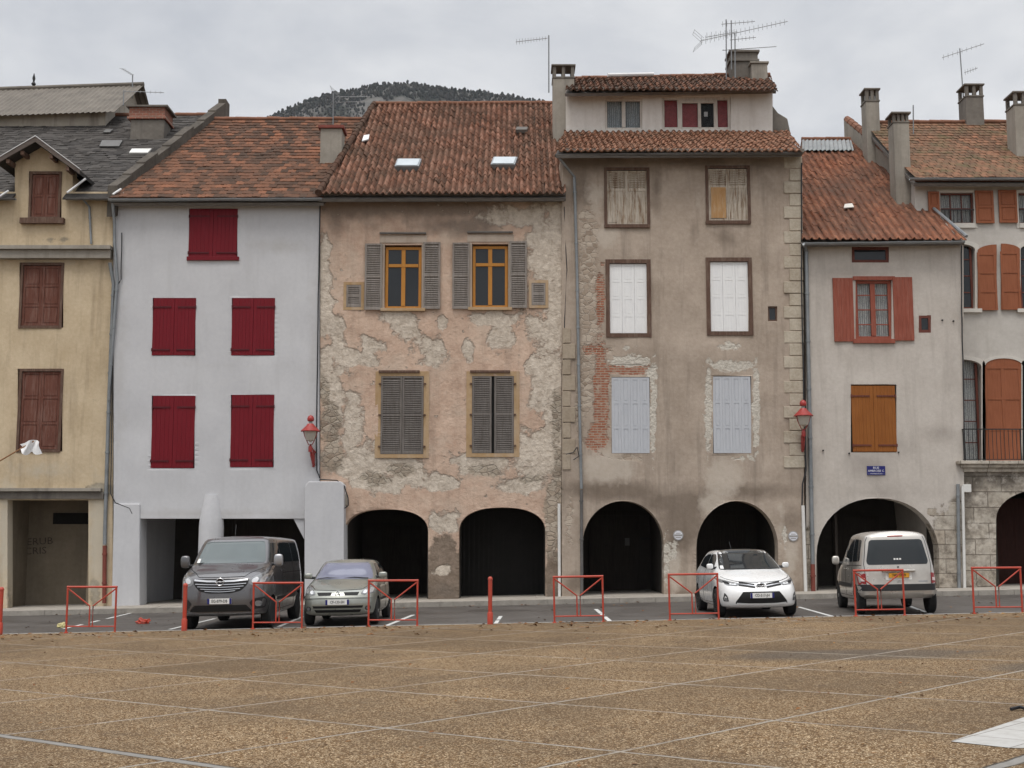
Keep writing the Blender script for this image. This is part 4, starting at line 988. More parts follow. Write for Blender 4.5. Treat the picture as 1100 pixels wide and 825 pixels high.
w = [hit(x, y, *P5) for x, y in ((906,226),(917,225),(915,221),(907,222))]; MB().hexa([(v+nn*.06)[:] for v in w]+[(v+nn*.09)[:] for v in w]).build('glass_tile', M['limetrim'], roof5)
shell(H5, at(867,600,D5).x, at(1033,600,D5).x, D5+.51, W5[2].y-D5-.51, at(950,258,D5).z, W5[2].z, M['h5'], 0, -1.6, True, .3)
pipe(H5, [(864,262,.4),(866,270,.1),(866.5,300,.08),(872,560,.08),(873,606,.08)], D5, .06, M['zinc'])
pipe(H5, [(873,606,.08),(874,648,.08)], D5, .065, M['rustpipe'])
cable(H5, [(1033,258),(1033,330),(1035,420),(1036,500)], D5-.05, .02)
for px in ((884,484),(912,487),(965,486),(1012,344),(1024,345)):
    p = at(*px, D5); MB().box(p.x-.02, D5-.05, p.z-.02, p.x+.02, D5+.005, p.z+.02).build('shutter_stop', M['irongrille'], H5)
# ---------------- house with arched windows and a balcony (right)
D6 = D+1.7; DB = D+.16
H6 = thing('house', 'pale house with chestnut shutters, iron balcony and weathered ashlar ground floor', 'house', base(1090, DB))
def aw6(x0, x1, top, bot, rise): return arch(x0, x1, top, top+rise, bot, 12)
tops = [(1010,207,1046,240), (1094,207,1132,240)]
ho = [rpoly(*t) for t in tops]+[aw6(1010,1047,262,332,6), aw6(1096,1136,262,332,6), aw6(1008,1054,386,500,8), aw6(1058,1098,385,500,8), aw6(1101,1146,386,500,8)]
facade(H6, [(983,502),(983,192),(1290,192),(1290,502)], ho, D6, .4, M['h6'], step=.3)
for t in tops:
    f = glazed(H6, t, D6, M['darkbrown'], 3, 2, M['curtain'], .06, recess=.08, split=False)
    xa, za, xb, zb = rect(*t, D6); m = MB()
    for i in range(1, 8): x = xa+(xb-xa)*i/8; m.box(x-.008, D6-.03, za+.02, x+.008, D6-.014, za+.42)
    m.box(xa, D6-.032, za+.42, xb, D6-.01, za+.45); m.build('guard_rail', M['irongrille'], f)
    b = MB(); xa, za, xb, zb = rect(t[0]-3, t[1]-3, t[2]+3, t[3]+5, D6); x0, z0, x1, z1 = rect(*t, D6); b.box(xa, D6-.02, za, x0, D6, zb); b.box(x1, D6-.02, za, xb, D6, zb); b.box(x0, D6-.02, z1, x1, D6, zb); b.box(x0, D6-.06, za, x1, D6, z0); b.build('window_surround', M['limetrim'], f)
for q in ((997,206,1009,239), (1047.5,205,1067,240), (1072.5,204.5,1092,239.5), (1133,205,1153,240)): leaf(H6, q, D6-.03, M['chestnut'], 'panel', 2)
def archleaf(par, x0, x1, top, bot, rise, side, Y, rows=3, mat=None, name='shutter'):
    """a leaf with a curved head: side -1 rises to the right, 1 to the left, 0 full arch"""
    c, w = ((x1, x1-x0) if side < 0 else (x0, x1-x0) if side > 0 else ((x0+x1)/2, (x1-x0)/2))
    poly = [(x0, bot)]+[(x, top+rise-rise*math.sqrt(max(0, 1-((x-c)/w)**2*.9))) for x in [x0+(x1-x0)*i/8 for i in range(9)]]+[(x1, bot)]
    pts = [(at(x,y,Y).x, at(x,y,Y).z) for x, y in poly]; m = MB(); m.prism(pts, Y-.05, Y-.012)
    xa, za, xb, zb = rect(x0, top+rise+2, x1, bot, Y); sw = .07
    for i in range(rows+1):
        z = za+(zb-za)*i/rows; m.box(xa, Y-.066, max(za, z-.04), xb, Y-.05, z+.04)
    m.box(xa, Y-.064, za, xa+sw, Y-.05, zb); m.box(xb-sw, Y-.064, za, xb, Y-.05, zb)
    if side == 0: x = (xa+xb)/2; m.box(x-.05, Y-.064, za, x+.05, Y-.05, zb)
    return m.build(name, mat or M['chestnut'], par)
def archsurround(par, x0, x1, top, bot, rise, Y, w=4, name='window_surround'):
    a = aw6(x0-w, x1+w, top-w, bot, rise+.5); b = aw6(x0, x1, top, bot, rise); m = MB()
    A = [(at(x,y,Y).x, at(x,y,Y).z) for x, y in a]; B = [(at(x,y,Y).x, at(x,y,Y).z) for x, y in b]
    vs = [(x, Y-.03, z) for x, z in A]+[(x, Y-.03, z) for x, z in B]+[(x, Y, z) for x, z in A]+[(x, Y, z) for x, z in B]; n = len(A)
    for i in range(n-1): m.f += [(i, i+1, n+i+1, n+i), (i, 2*n+i, 2*n+i+1, i+1), (n+i, n+i+1, 3*n+i+1, 3*n+i)]
    m.v = vs; return m.build(name, M['limetrim'], par)
for x0, x1, top, bot, rise, nz in ((1011,1046,264,331,6,4), (1097,1135,264,331,6,4), (1009,1053,388,498,8,5), (1102,1145,388,498,8,5)):
    f = glazed(H6, (x0, top-4, x1, bot), D6, M['darkbrown'], 2, nz, M['curtain'] if nz == 5 else None, .07, recess=.14)
    archsurround(f, x0-1, x1+1, top-2, bot+1, rise, D6)
    slab(f, (x0-5, bot+1, x1+8, bot+5), D6, -.1, .0, M['limetrim'], 'sill')
f = archleaf(H6, 1058.5, 1097.5, 385, 495, 8, 0, D6+.04, 3, name='arched_shutters'); archsurround(f, 1058, 1098, 385, 500, 8, D6, 3)
archleaf(H6, 1050, 1070, 263, 333.5, 8, -1, D6-.03); archleaf(H6, 1075, 1095, 262, 333, 8, 1, D6-.03)
slab(H6, (980,192.5,1290,198.5), D6, -.42, .0, M['fasciabrown'], 'eave_board')
P6 = plane(190, D6-.45, 35)
roof6, W6 = tile_roof(H6, P6, [(983,191),(1300,191),(1240,131),(929,132)], 'flat', .22, .27, .016, M['roof6'], jit=.5, lip=.016, backslope=7, sag=.08)
gutter(H6, 977, 191.5, 1295, 191.5, D6-.5, .07, M['zinc'])
pa, pb = W5[1].lerp(W5[2], .40), W5[2]+(W5[2]-W5[1])*.06; hp = Vector((0,0,.55)); tx = Vector((.26,0,0)); dz = Vector((0,0,-1.5))
MB().hexa([(pa+dz)[:], (pa+tx+dz)[:], (pb+tx+dz)[:], (pb+dz)[:], (pa+hp)[:], (pa+tx+hp)[:], (pb+tx+hp)[:], (pb+hp)[:]]).build('party_wall', M['concrete'], H6)
e = MB(); a, b = pa+tx*.5+hp+Vector((0,0,.03)), pb+tx*.5+hp+Vector((0,0,.03))
for i in range(17): e.tube([a.lerp(b, i/17), a.lerp(b, (i+1.1)/17)], [.15, .13], 8)
e.build('coping_tiles', M['coping'], roof6, True)
shell(H6, W6[0].x+.25, at(1288,400,D6).x, D6+.41, W6[3].y-D6-.41, at(1090,190,D6).z, W6[3].z, M['concrete'], W6[3].x-W6[0].x, -1.5, True, .12)
for px, st, ink in (((931,109,945.5,168), 'open', 1.5), ((961,132,978,212), 'mitre', 2.0), ((1038,104,1057,134), 'open', 1.2), ((1091,113,1112,166), 'open', 2.0)):
    Yq = hit((px[0]+px[2])/2, px[3], *(P6 if px[0] > 1000 else P5)).y-(.45 if px[0] < 1000 else 0)
    chimney(roof6, px, Yq, .6 if px[0] < 1000 else .75, M['concrete'] if px[0] != 1038 else M['concrete_dark'], None, st, sink=ink)
# ashlar ground floor, terrace slab and railing
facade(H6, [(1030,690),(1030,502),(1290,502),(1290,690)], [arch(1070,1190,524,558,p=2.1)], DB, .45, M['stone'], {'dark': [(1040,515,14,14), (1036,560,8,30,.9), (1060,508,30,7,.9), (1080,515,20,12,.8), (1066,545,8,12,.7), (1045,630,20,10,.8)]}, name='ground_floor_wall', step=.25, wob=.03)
rm, *_ = room(H6, 1072, 1188, 524, DB+.46, 3, M['darkroom2']); x = at(1072,600,DB).x; planks(x+.1, .0, x+3, 3.1, DB+2.2).build('door', mat_wood('dark_red_brown_door', (.035,.014,.011), (.055,.022,.017)), rm)
xa, za, xb, zb = rect(1026,495.5,1290,499,DB); m = MB(); m.box(xa, DB-.30, za, xb, D6, zb); m.box(xa+.12, DB-.2, za-.10, xb, D6-.002, za-.002); m.box(xa+.2, DB-.1, za-.22, xb, DB+.1, za-.102); m.build('balcony_slab', M['stone'], H6, bevel=.012)
m = MB(); yb = DB-.22; x0 = at(1036.5,480,yb).x; x1 = at(1290,480,yb).x; zt_ = at(1066,460.5,yb).z; zl = at(1066,493,yb).z
m.box(x0, yb-.02, zt_-.03, x1, yb+.02, zt_); m.box(x0, yb-.012, zl-.02, x1, yb+.012, zl); x = x0
i = 0
while x < x1:
    if i % 14 == 0: m.box(x-.015, yb-.015, zb+.002, x+.015, yb+.015, zt_-.03)
    else: m.tube([(x, yb, zl), (x, yb, zt_-.03)], .009, 6)
    x += .118; i += 1
m.box(x0-.02, yb+.02, zt_-.03, x0+.02, D6-.05, zt_); y = yb+.12
while y < D6-.1: m.tube([(x0, y, zl), (x0, y, zt_-.03)], .009, 6); y += .118
m.box(x0-.012, yb, zl-.02, x0+.012, D6-.05, zl-.001); m.build('railing', M['irongrille'], H6)
pipe(H6, [(1029,520,.12),(1030.5,645,.12)], DB, .05, M['zinc']); pipe(H6, [(1034,522,.12),(1036.5,645,.12)], DB, .045, M['pvc'], 'conduit', False)
xa, za, xb, zb = rect(1033,520.5,1041.5,529,DB); MB().box(xa, DB-.16, za, xb, DB, zb).build('meter_box', M['pvc'], H6, bevel=.015)
# ================================================================== GROUND
def gpt(px, py, off=0.0):
    """pixel -> sloping ground plane z = K x + off"""
    d = ray(px, py); t = (CH-off)/(K*d.x-d.z); return CAM+d*t
def sheet(name, x0, x1, y0, y1, zf, mat, nx=40, ny=8):
    vs = []; fs = []
    for j in range(ny+1):
        for i in range(nx+1):
            x = x0+(x1-x0)*i/nx; y = y0+(y1-y0)*j/ny; vs.append((x, y, zf(x, y)))
    for j in range(ny):
        for i in range(nx): a = j*(nx+1)+i; fs.append((a, a+1, a+nx+2, a+nx+1))
    return struct(MB().add(vs, fs).build(name, mat))
GA = (-2.03, 1.66); GB = (1.56, 1.60); GO = (-1.17, 12.23)
M['plaza'] = mat_plaza(GO, GA, GB)
sheet('ground', -4000, 4000, -400, 6000, lambda x, y: -2.6, M['soil'], 20, 20)
sheet('plaza', -60, 60, -50, EDGE, lambda x, y: K*x, M['plaza'], 24, 16)
sheet('road', -60, 60, EDGE+.09, KERB, road_z, M['asphalt'], 24, 6)
k = MB()
for i in range(60):
    x0 = -60+i*2; x1 = x0+1.99
    k.hexa([(x0,EDGE,K*x0-.4),(x1,EDGE,K*x1-.4),(x1,EDGE+.09,K*x1-.4),(x0,EDGE+.09,K*x0-.4),(x0,EDGE,K*x0+.006),(x1,EDGE,K*x1+.006),(x1,EDGE+.09,K*x1+.006),(x0,EDGE+.09,K*x0+.006)])
struct(k.build('plaza_edging', M['whitestone']))
k = MB()
for i in range(100):
    x0 = -50+i*1.0; x1 = x0+.992; j = random.uniform(-.006, .006)
    k.hexa([(x0,KERB+j,K*x0-.3),(x1,KERB+j,K*x1-.3),(x1,KERB+.16,K*x1-.3),(x0,KERB+.16,K*x0-.3),(x0,KERB+j+.012,K*x0+.135),(x1,KERB+j+.012,K*x1+.135),(x1,KERB+.16,K*x1+.135),(x0,KERB+.16,K*x0+.135)])
struct(k.build('kerb', M['kerbstone']))
k = MB()
for i in range(60):
    for j, (ya, yb_) in enumerate(((KERB+.163, 37.3), (37.303, 46.0))):
        x0 = -60+i*2+(j*.7); x1 = x0+1.994; dz = random.uniform(-.006, .006)
        k.hexa([(x0,ya,K*x0-.3),(x1,ya,K*x1-.3),(x1,yb_,K*x1-.3),(x0,yb_,K*x0-.3),(x0,ya,pave_z(x0,ya)+dz),(x1,ya,pave_z(x1,ya)+dz),(x1,yb_,pave_z(x1,yb_)+dz),(x0,yb_,pave_z(x0,yb_)+dz)])
struct(k.build('pavement', M['pave']))
# painted bay lines on the road, worn
k = MB()
def rp(px, py): p = gpt(px, py, -.03); return p
for (a, b, w) in (((58,677.5),(145,659),.10), ((176,677),(231,665),.10), ((292,675.5),(325,663),.10), ((411,673),(444,661),.11), ((531,671),(538,662),.09), ((657,668),(640,655),.10), ((858,652.5),(900,663),.10), ((974,650.5),(1000,659),.10)):
    p, q = rp(*a), rp(*b); t = (q-p).normalized(); s = Vector((t.y, -t.x, 0))*w/2; n = 10
    for i in range(n):
        if random.random() < .06: continue
        u, v = p.lerp(q, i/n), p.lerp(q, (i+.97)/n)
        if min(u.y, v.y) < EDGE+.1: continue
        k.quad(*[(c.x, c.y, road_z(c.x, c.y)+.005) for c in (u-s, u+s, v+s, v-s)])
struct(k.build('parking_lines', M['line']))
k = MB()
for i in range(58):
    x0 = -29+i; x1 = x0+random.uniform(.8, .99); k.quad(*[(x, y, road_z(x, y)+.004) for x, y in ((x0,EDGE+.11),(x1,EDGE+.11),(x1,EDGE+.17),(x0,EDGE+.17))])
struct(k.build('edge_line', M['line']))
def patch(name, pts, mat, h=.005):
    w = [gpt(*p) for p in pts]; return struct(MB().add([(p.x, p.y, K*p.x+h) for p in w], [tuple(range(len(w)))]).build(name, mat))
patch('white_paving', [(1021,797),(1200,738),(1200,806),(1085,804)], M['whitestone'])
tag(MB().tube([gpt(1086,764)+Vector((0,0,.02)), gpt(1096,763)+Vector((0,0,.03)), gpt(1110,766)+Vector((0,0,.02)), gpt(1150,767)+Vector((0,0,.02))], .016, 8).build('cable_end', M['cable'], None, True), 'short black cable lying on the gravel at the right edge of the plaza', 'cable')
# fallen leaves (uncountable litter along the kerbs)
k = MB(); leafm = G('dead_leaf'); leafm = leafm.done(leafm.ramp(leafm.noise(1.5, 2), [(.3,(.10,.035,.015)),(.5,(.19,.085,.03)),(.7,(.30,.17,.06))]), .8)
def leaf1(x, y, z, s):
    a = random.uniform(0, 6.28); c, sn = math.cos(a)*s, math.sin(a)*s; h = random.uniform(.2, .8)*s
    k.add([(x-c,y-sn,z+.004),(x+sn*.5,y-c*.5,z+h*.5),(x+c,y+sn,z+.01+h*.4),(x-sn*.5,y+c*.5,z+h)], [(0,1,2),(0,2,3)])
for i in range(420):
    x = random.uniform(-12.5, 12.5); y = EDGE-abs(random.gauss(0, 1.4))-.02; leaf1(x, y, K*x, random.uniform(.03, .075))
for i in range(260):
    y = random.uniform(8, 27); x = random.uniform(-.42, .42)*y; leaf1(x, y, K*x, random.uniform(.015, .04))
for i in range(160):
    x = random.uniform(-13, 13); y = random.uniform(EDGE+.2, KERB-.1) if i % 2 else KERB-abs(random.gauss(0, .25)); leaf1(x, y, road_z(x, min(y, KERB-.02)), random.uniform(.03, .06))
struct(k.build('fallen_leaves', leafm), 'stuff')
# litter on the road
def crumple(name, px, py, s, mat, lab, cat, flat=.35):
    p = gpt(px, py, -.04); p.z = road_z(p.x, p.y); bm = bmesh.new(); bmesh.ops.create_icosphere(bm, subdivisions=3, radius=1)
    for v in bm.verts:
        d = 1+.55*noise.noise(v.co*1.9+p)+.25*noise.noise(v.co*5+p); v.co = Vector((v.co.x*s[0]*d, v.co.y*s[1]*d, max(0, v.co.z+.55)*s[2]*d))
    bm.transform(Matrix.Translation(p+Vector((0,0,.004)))); me = bpy.data.meshes.new(name); bm.to_mesh(me); bm.free(); return tag(obj(name, me, mat), lab, cat)
crumple('crumpled_bag', 153.5, 670.5, (.16,.12,.07), M['redpaint'], 'crumpled red bag lying on the road left of the grey van', 'bag')
crumple('crumpled_wrapper', 66, 674.5, (.10,.09,.06), simple('pale_yellow_paper', (.62,.55,.28), .8, .3, 14), 'crumpled pale yellow wrapper lying beside the leftmost red barrier', 'litter')
# ================================================================== STREET FURNITURE
def make_barrier():
    t = thing('crowd_barrier', 'red', 'barrier', (0,0,0), 'red steel barriers along the plaza edge')
    w, h, r = .52, .96, .021
    MB().tube([(-w-.02,0,h), (w+.02,0,h)], .024, 10).build('top_rail', M['redpaint'], t, True)
    for s in (-1, 1): k = MB(); k.tube([(s*w,0,-.08), (s*w,0,h)], r, 10); k.lathe((s*w,0,0), [(.05,-.02),(.05,.008),(.024,.016)], 10); k.build('leg', M['redpaint'], t, True)
    MB().tube([(-w,0,.13), (w,0,.13)], .015, 8).build('bottom_rail', M['redpaint'], t, True)
    for s in (-1, 1):
        MB().tube([(s*(w-.01),0,h-.035), (s*.035,0,.56), (s*.035,0,.13)], .016, 8).build('brace', M['redpaint'], t, True)
    return t
bar = make_barrier()
BL = [(97.5,'red steel barrier left of the grey van, before the drainpipe of the white house'),
      (298,'red steel barrier standing between the grey van and the grey-green hatchback'),
      (422,'red steel barrier touching the right front corner of the grey-green hatchback'),
      (622,'red steel barrier standing alone before the left arch of the tall brown house'),
      (746,'red steel barrier standing in front of the left side of the white hatchback'),
      (946,'red steel barrier standing behind the silver van, across its left tail lamp'),
      (1073,'red steel barrier at the right edge, in front of the ashlar ground floor')]
for i, (px, lab) in enumerate(BL):
    o = bar if i == 0 else copy_tree(bar); p = at(px, 670, EDGE-.10); o.location = (p.x, EDGE-.10, K*p.x); o.rotation_euler.z = random.uniform(-.03, .03); o.rotation_euler.y = -K*.4+random.uniform(-.008, .008); o['label'] = lab
def make_bollard():
    t = thing('bollard', 'red', 'bollard', (0,0,0), 'red steel bollards along the plaza edge')
    MB().lathe((0,0,0), [(.044,-.1),(.044,.93)], 16).build('post', M['redpaint'], t, True)
    MB().lathe((0,0,0), [(.06,-.05),(.06,.23),(.045,.26)], 16).build('sleeve', M['redpaint'], t, True)
    MB().lathe((0,0,.931), [(.05,0),(.052,.02),(.04,.055),(.018,.07)], 16).build('cap', M['redpaint'], t, True)
    return t
bo = make_bollard()
for i, (px, lab) in enumerate(((198,'red bollard standing close in front of the grey van'), (526.5,'red bollard standing alone before the right arch of the pink house'), (0,'red bollard at the left edge of the photo'))):
    o = bo if i == 0 else copy_tree(bo); p = at(px, 670, EDGE-.12); o.location = (p.x, EDGE-.12, K*p.x); o['label'] = lab
def make_lamp():
    t = thing('wall_lamp', 'red', 'street lamp', (0,0,0), 'red wall mounted street lamps')
    MB().lathe((0,0,0), [(.005,-.34),(.12,-.28),(.17,-.12),(.19,0)], 20).build('lamp_glass', M['lampglass'], t, True)
    MB().lathe((0,0,0), [(.28,-.03),(.285,-.015),(.22,.05),(.12,.15),(.085,.20)], 24).build('lamp_shade', M['lampred'], t, True)
    k = MB(); k.lathe((0,0,.203), [(.05,0),(.05,.07)], 14); f = k.build('neck', M['greyplate'], t, True)
    MB().lathe((0,0,.27), [(.08,0),(.10,.03),(.10,.09),(.07,.15),(.02,.18)], 18).build('finial', M['lampred'], t, True)
    k = MB()
    for s in (-1, 1): k.tube([(s*.20,0,-.03), (s*.17,.02,-.16), (s*.05,.04,-.42)], .014, 6)
    k.tube([(0,.05,-.40), (.02,.14,-.72), (.05,.42,-.98)], [.035,.04,.045], 10); k.tube([(.0,.06,-.45), (.10,.42,-.62)], .022, 8); k.box(.01,.41,-1.04,.075,.455,-.55)
    k.lathe((0,.05,-.62), [(.055,0),(.06,.03),(.06,.14),(.05,.17)], 12)
    k.build('bracket', M['lampred'], t, True); return t
la = make_lamp()
for i, (px, py, Y, lab) in enumerate(((333.5, 462.5, D-.46, 'red wall lamp at the right corner of the white house'), (863, 446, D4-.50, 'red wall lamp on the corner stones of the tall brown house'))):
    o = la if i == 0 else copy_tree(la); o.location = at(px, py, Y); o['label'] = lab
# plaques
def disc(px, py, Y, lab):
    p = at(px, py, Y); t = thing('round_plaque', lab, 'sign', p, 'round plaques on the tall brown house')
    o = MB().lathe(p, [(.15,0),(.15,-.02)], 28, 'y').build('disc', M['greyplate'], t); MB().lathe(p+Vector((0,-.021,0)), [(.125,0),(.125,-.004)], 28, 'y').build('face', M['whiteink'], t)
    k = MB(); k.box(p.x-.12, p.y-.03, p.z-.025, p.x+.12, p.y-.0255, p.z+.025); k.box(p.x-.07, p.y-.03, p.z+.05, p.x+.07, p.y-.0255, p.z+.07); k.box(p.x-.08, p.y-.03, p.z-.08, p.x+.08, p.y-.0255, p.z-.055); k.build('marking', M['greyplate'], t)
disc(728.5, 575, D4-.005, 'round grey plaque on the wall between the two arches of the tall brown house')
disc(852, 576, D4-.005, 'round grey plaque on the pier right of the white hatchback')
p = at(941, 505.5, D5); t = thing('street_sign', 'blue enamel street name plaque on the pale grey house above the arch', 'sign', p)
MB().box(p.x-.27, D5-.02, p.z-.135, p.x+.27, D5-.001, p.z+.135).build('plate', M['blueplate'], t, bevel=.004)
for s, dz, sz, sx in (('RUE', .075, .10, 1), ('AMBROISE C.', -.012, .088, .95), ('\u2014 ANCIENNE PLACE \u2014', -.095, .045, 1)): text('lettering', s, sz, M['whiteink'], t, (p.x, D5-.022, p.z+dz), sx=sx)
# flag pole with white cloth
Yf = D1-.9
t = thing('flag', 'white cloth hanging on a slanting wooden pole before the ochre house', 'flag', at(0,497,Yf))
MB().tube([at(-12,502,D1), at(-12,502,Yf+.3), at(36,474,Yf)], .022, 8).build('flag_pole', M['pole'], t, True)
bm = bmesh.new(); nx, nz = 14, 12; a = at(22,478,Yf); vs = []; vv = []
for i in range(nx+1):
    for j in range(nz+1):
        u, v = i/nx, j/nz; drop = (.10+.16*abs(math.sin(u*5.2)))*v
        vv.append((a.x+.62*u-.02+.05*math.sin(v*3+u*4), a.y+.07*math.sin(u*11+v*2), a.z+.02+.13*math.sin(u*2.6)*(1-v)-drop*1.3+.05*math.sin(u*8)*v))
ff = [(i*(nz+1)+j, (i+1)*(nz+1)+j, (i+1)*(nz+1)+j+1, i*(nz+1)+j+1) for i in range(nx) for j in range(nz)]
MB().add(vv, ff).build('cloth', M['cloth'], t, True); bm.free()
for (p0, p1, lab) in (((-10,487),(8,474),'thin dark wire stub sticking out above the flag pole'),):
    pass
# antennas
def yagi(name, px, py0, py1, Y, booms, lab, lean=0, r=.022):
    a = at(px, py0, Y); b = at(px+lean, py1, Y); t = thing(name, lab, 'antenna', a, 'television antennas on the roofs')
    MB().tube([a-Vector((0,0,.5)), b], r, 8).build('mast', M['alu'], t, True)
    for (x0, y0, x1, y1, ne, el, vert, refl) in booms:
        p, q = at(x0, y0, Y-.04), at(x1, y1, Y-.04); k = MB(); k.tube([p, q], .012, 6); d = (q-p).normalized()
        e = Vector((0,0,1)) if vert else (Vector((.45, .85, .25)) if not refl else Vector((.3,.9,.3)))
        for i in range(ne):
            c = p.lerp(q, (i+.3)/ne); l = el*(1-.35*i/ne); k.tube([c-e*l, c+e*l], .007, 5)
        if refl:
            for s in (-1, 1):
                for w in (-.22, 0, .22): k.tube([p+Vector((.10,w,.02*s)), p+Vector((-.22,w,.32*s))], .006, 5)
                k.tube([p+Vector((-.22,-.24,.32*s)), p+Vector((-.22,.24,.32*s))], .006, 5)
        k.build('boom', M['alu'], t, True)
    return t
yagi('antenna', 589.5, 84, 38, Ya+.1, [(554,45,588,41,11,.10,1,0)], 'thin antenna mast with one short boom at the left chimney of the attic storey')
MB_ = yagi('antenna', 780, 78, 21, Yk-.2, [(752,44,846,23,20,.15,1,1), (758,40,792,34,7,.16,1,0)], 'tall antenna mast with long bristling boom at the right attic chimney')
yagi('antenna', 789.5, 84, 36, Yk-.5, [(776,54,834,50,9,.13,0,0), (784,43,812,40,7,.10,1,0)], 'shorter antenna mast standing right beside the tallest one')
yagi('antenna', 785.5, 60, 22, Yk-.1, [(775,26,811,23,8,.10,1,0)], 'slim middle antenna mast between two others at the right attic chimney')
yagi('antenna', 1037, 128, 52, D6+5, [(1012,62,1057,47,9,.10,1,0), (1036,78,1050,73,5,.10,1,0)], 'leaning antenna beside the dark square chimney on the far right roof', -6)
yagi('antenna', 981, 190, 113, D5+5, [(976,150,990,147,3,.08,0,0)], 'bare thin antenna mast right of the mitred chimney')
yagi('antenna', 142.5, 92, 80, Ym+dl-.3, [(131,73.5,143,81,6,.16,0,0)], 'small antenna on the right end of the long lantern roof')
yagi('antenna', 133, 99, 97, Ym+.4, [(133,98,176,99.5,8,.07,1,0)], 'horizontal antenna poking out beside the lantern gable')
yagi('antenna', 358, 134, 100, W2[2].y-.5, [(362,104,398,104,8,.22,0,1), (362,110,392,109,5,.2,0,0)], 'old wide antenna above the chimney between the white and pink houses')
# ================================================================== HILL, wooded
HY = 1500
prof_ = [(120,190),(215,150),(260,136),(285,127),(310,115),(335,105),(360,98),(385,95),(400,90),(440,88),(470,93),(520,98),(560,104),(600,112),(640,122),(700,150),(760,200),(1000,300)]
def ridge_y(px):
    for (a, b), (c, d) in zip(prof_, prof_[1:]):
        if a <= px <= c: return b+(d-b)*(px-a)/(c-a)
    return 330
vs = []; fs = []; nx, ny = 180, 26
for i in range(nx+1):
    px = 80+i*(960-80)/nx; top = at(px, ridge_y(px)+1.5, HY)
    for j in range(ny+1):
        v = j/ny; y = HY-620*v+90*noise.noise(Vector((px*.02, v*3, 1)))*v
        z = -3+(top.z+3)*(1-v)**1.15+14*noise.noise(Vector((px*.06, v*8, 5)))*min(1, v*6)
        vs.append((top.x*(1-.15*v), y, z))
    
for i in range(nx):
    for j in range(ny): a = i*(ny+1)+j; fs.append((a, a+ny+1, a+ny+2, a+1))
gh = G('wooded_hillside'); n1 = gh.noise(.012, 8, .65); n2 = gh.noise(.05, 6, .6, gh.scaled((1,1,.35)))
c = gh.mix(gh.map(n2, .35, .65), (.016,.020,.014), (.040,.038,.030))
rock = gh.math('MULTIPLY', gh.map(gh.noise(.018, 7, .7), .40, .54), gh.map(gh.node('SeparateXYZ', {0: gh.pos}).outputs[2], 380, 470))
c = gh.mix(rock, c, gh.mix(n2, (.07,.066,.06), (.22,.21,.195)))
hill = MB().add(vs, fs).build('hill', gh.done(c, .95, gh.bump(n2, .6, 2), .05), None, True); struct(hill)
# trees on the hill: a far wood that reads as one mass
def wood():
    out_v = []; out_f = []; cnt = 0
    bmi = bmesh.new(); bmesh.ops.create_icosphere(bmi, subdivisions=1, radius=1); tv = [v.co.copy() for v in bmi.verts]; tf = [tuple(v.index for v in f.verts) for f in bmi.faces]; bmi.free()
    rr = random.Random(3)
    for q in range(15000):
        i = rr.randrange(15, int(nx*.72)); j = 0 if q < 1300 else int(abs(rr.gauss(0, .33))*ny)
        if j >= ny-2: continue
        a = Vector(vs[i*(ny+1)+j]); b = Vector(vs[(i+1)*(ny+1)+j]); c2_ = Vector(vs[i*(ny+1)+j+1]); u, w = rr.random(), rr.random()
        p = a+(b-a)*u+(c2_-a)*w
        px, _ = proj(p)
        rk = noise.noise(p*.03)+.5*noise.noise(p*.09)+(.35 if 392 < px < 570 else 0)
        if j > 0 and rk > .22 and 380 < px < 720: continue
        ev = px < 400 and rr.random() < .75
        h = rr.uniform(2.0, 4.6)*(1.0 if j else 1.25); w_ = h*(.34 if ev else .36); base_ = len(out_v)
        for v in tv:
            d = 1+.5*noise.noise(v*2.3+p*.7); out_v.append((p.x+v.x*w_*d, p.y+v.y*w_*d, p.z+h*.42+v.z*h*.5*d))
        out_f.extend(tuple(base_+k_ for k_ in f) for f in tf)
    return MB().add(out_v, out_f)
gw = G('far_tree_crowns'); r_ = gw.node('NewGeometry').outputs['Random Per Island']
cw = gw.ramp(r_, [(.1,(.017,.020,.015)),(.4,(.024,.025,.019)),(.65,(.034,.032,.026)),(.95,(.048,.043,.037))])
def haze_box():
    g = G('thin_damp_air'); v = g.node('VolumePrincipled', {'Color': (.80,.86,.95), 'Density': .00006, 'Anisotropy': .2}); g.nt.links.new(v.outputs[0], g.out.inputs[1])
    return struct(MB().box(-4100, -450, -3.6, 4100, 6100, 640).build('haze', g.m), 'stuff')
HAZE = haze_box()
struct(wood().build('hill_trees', gw.done(cw, .95, None, .05), None, False), 'stuff')
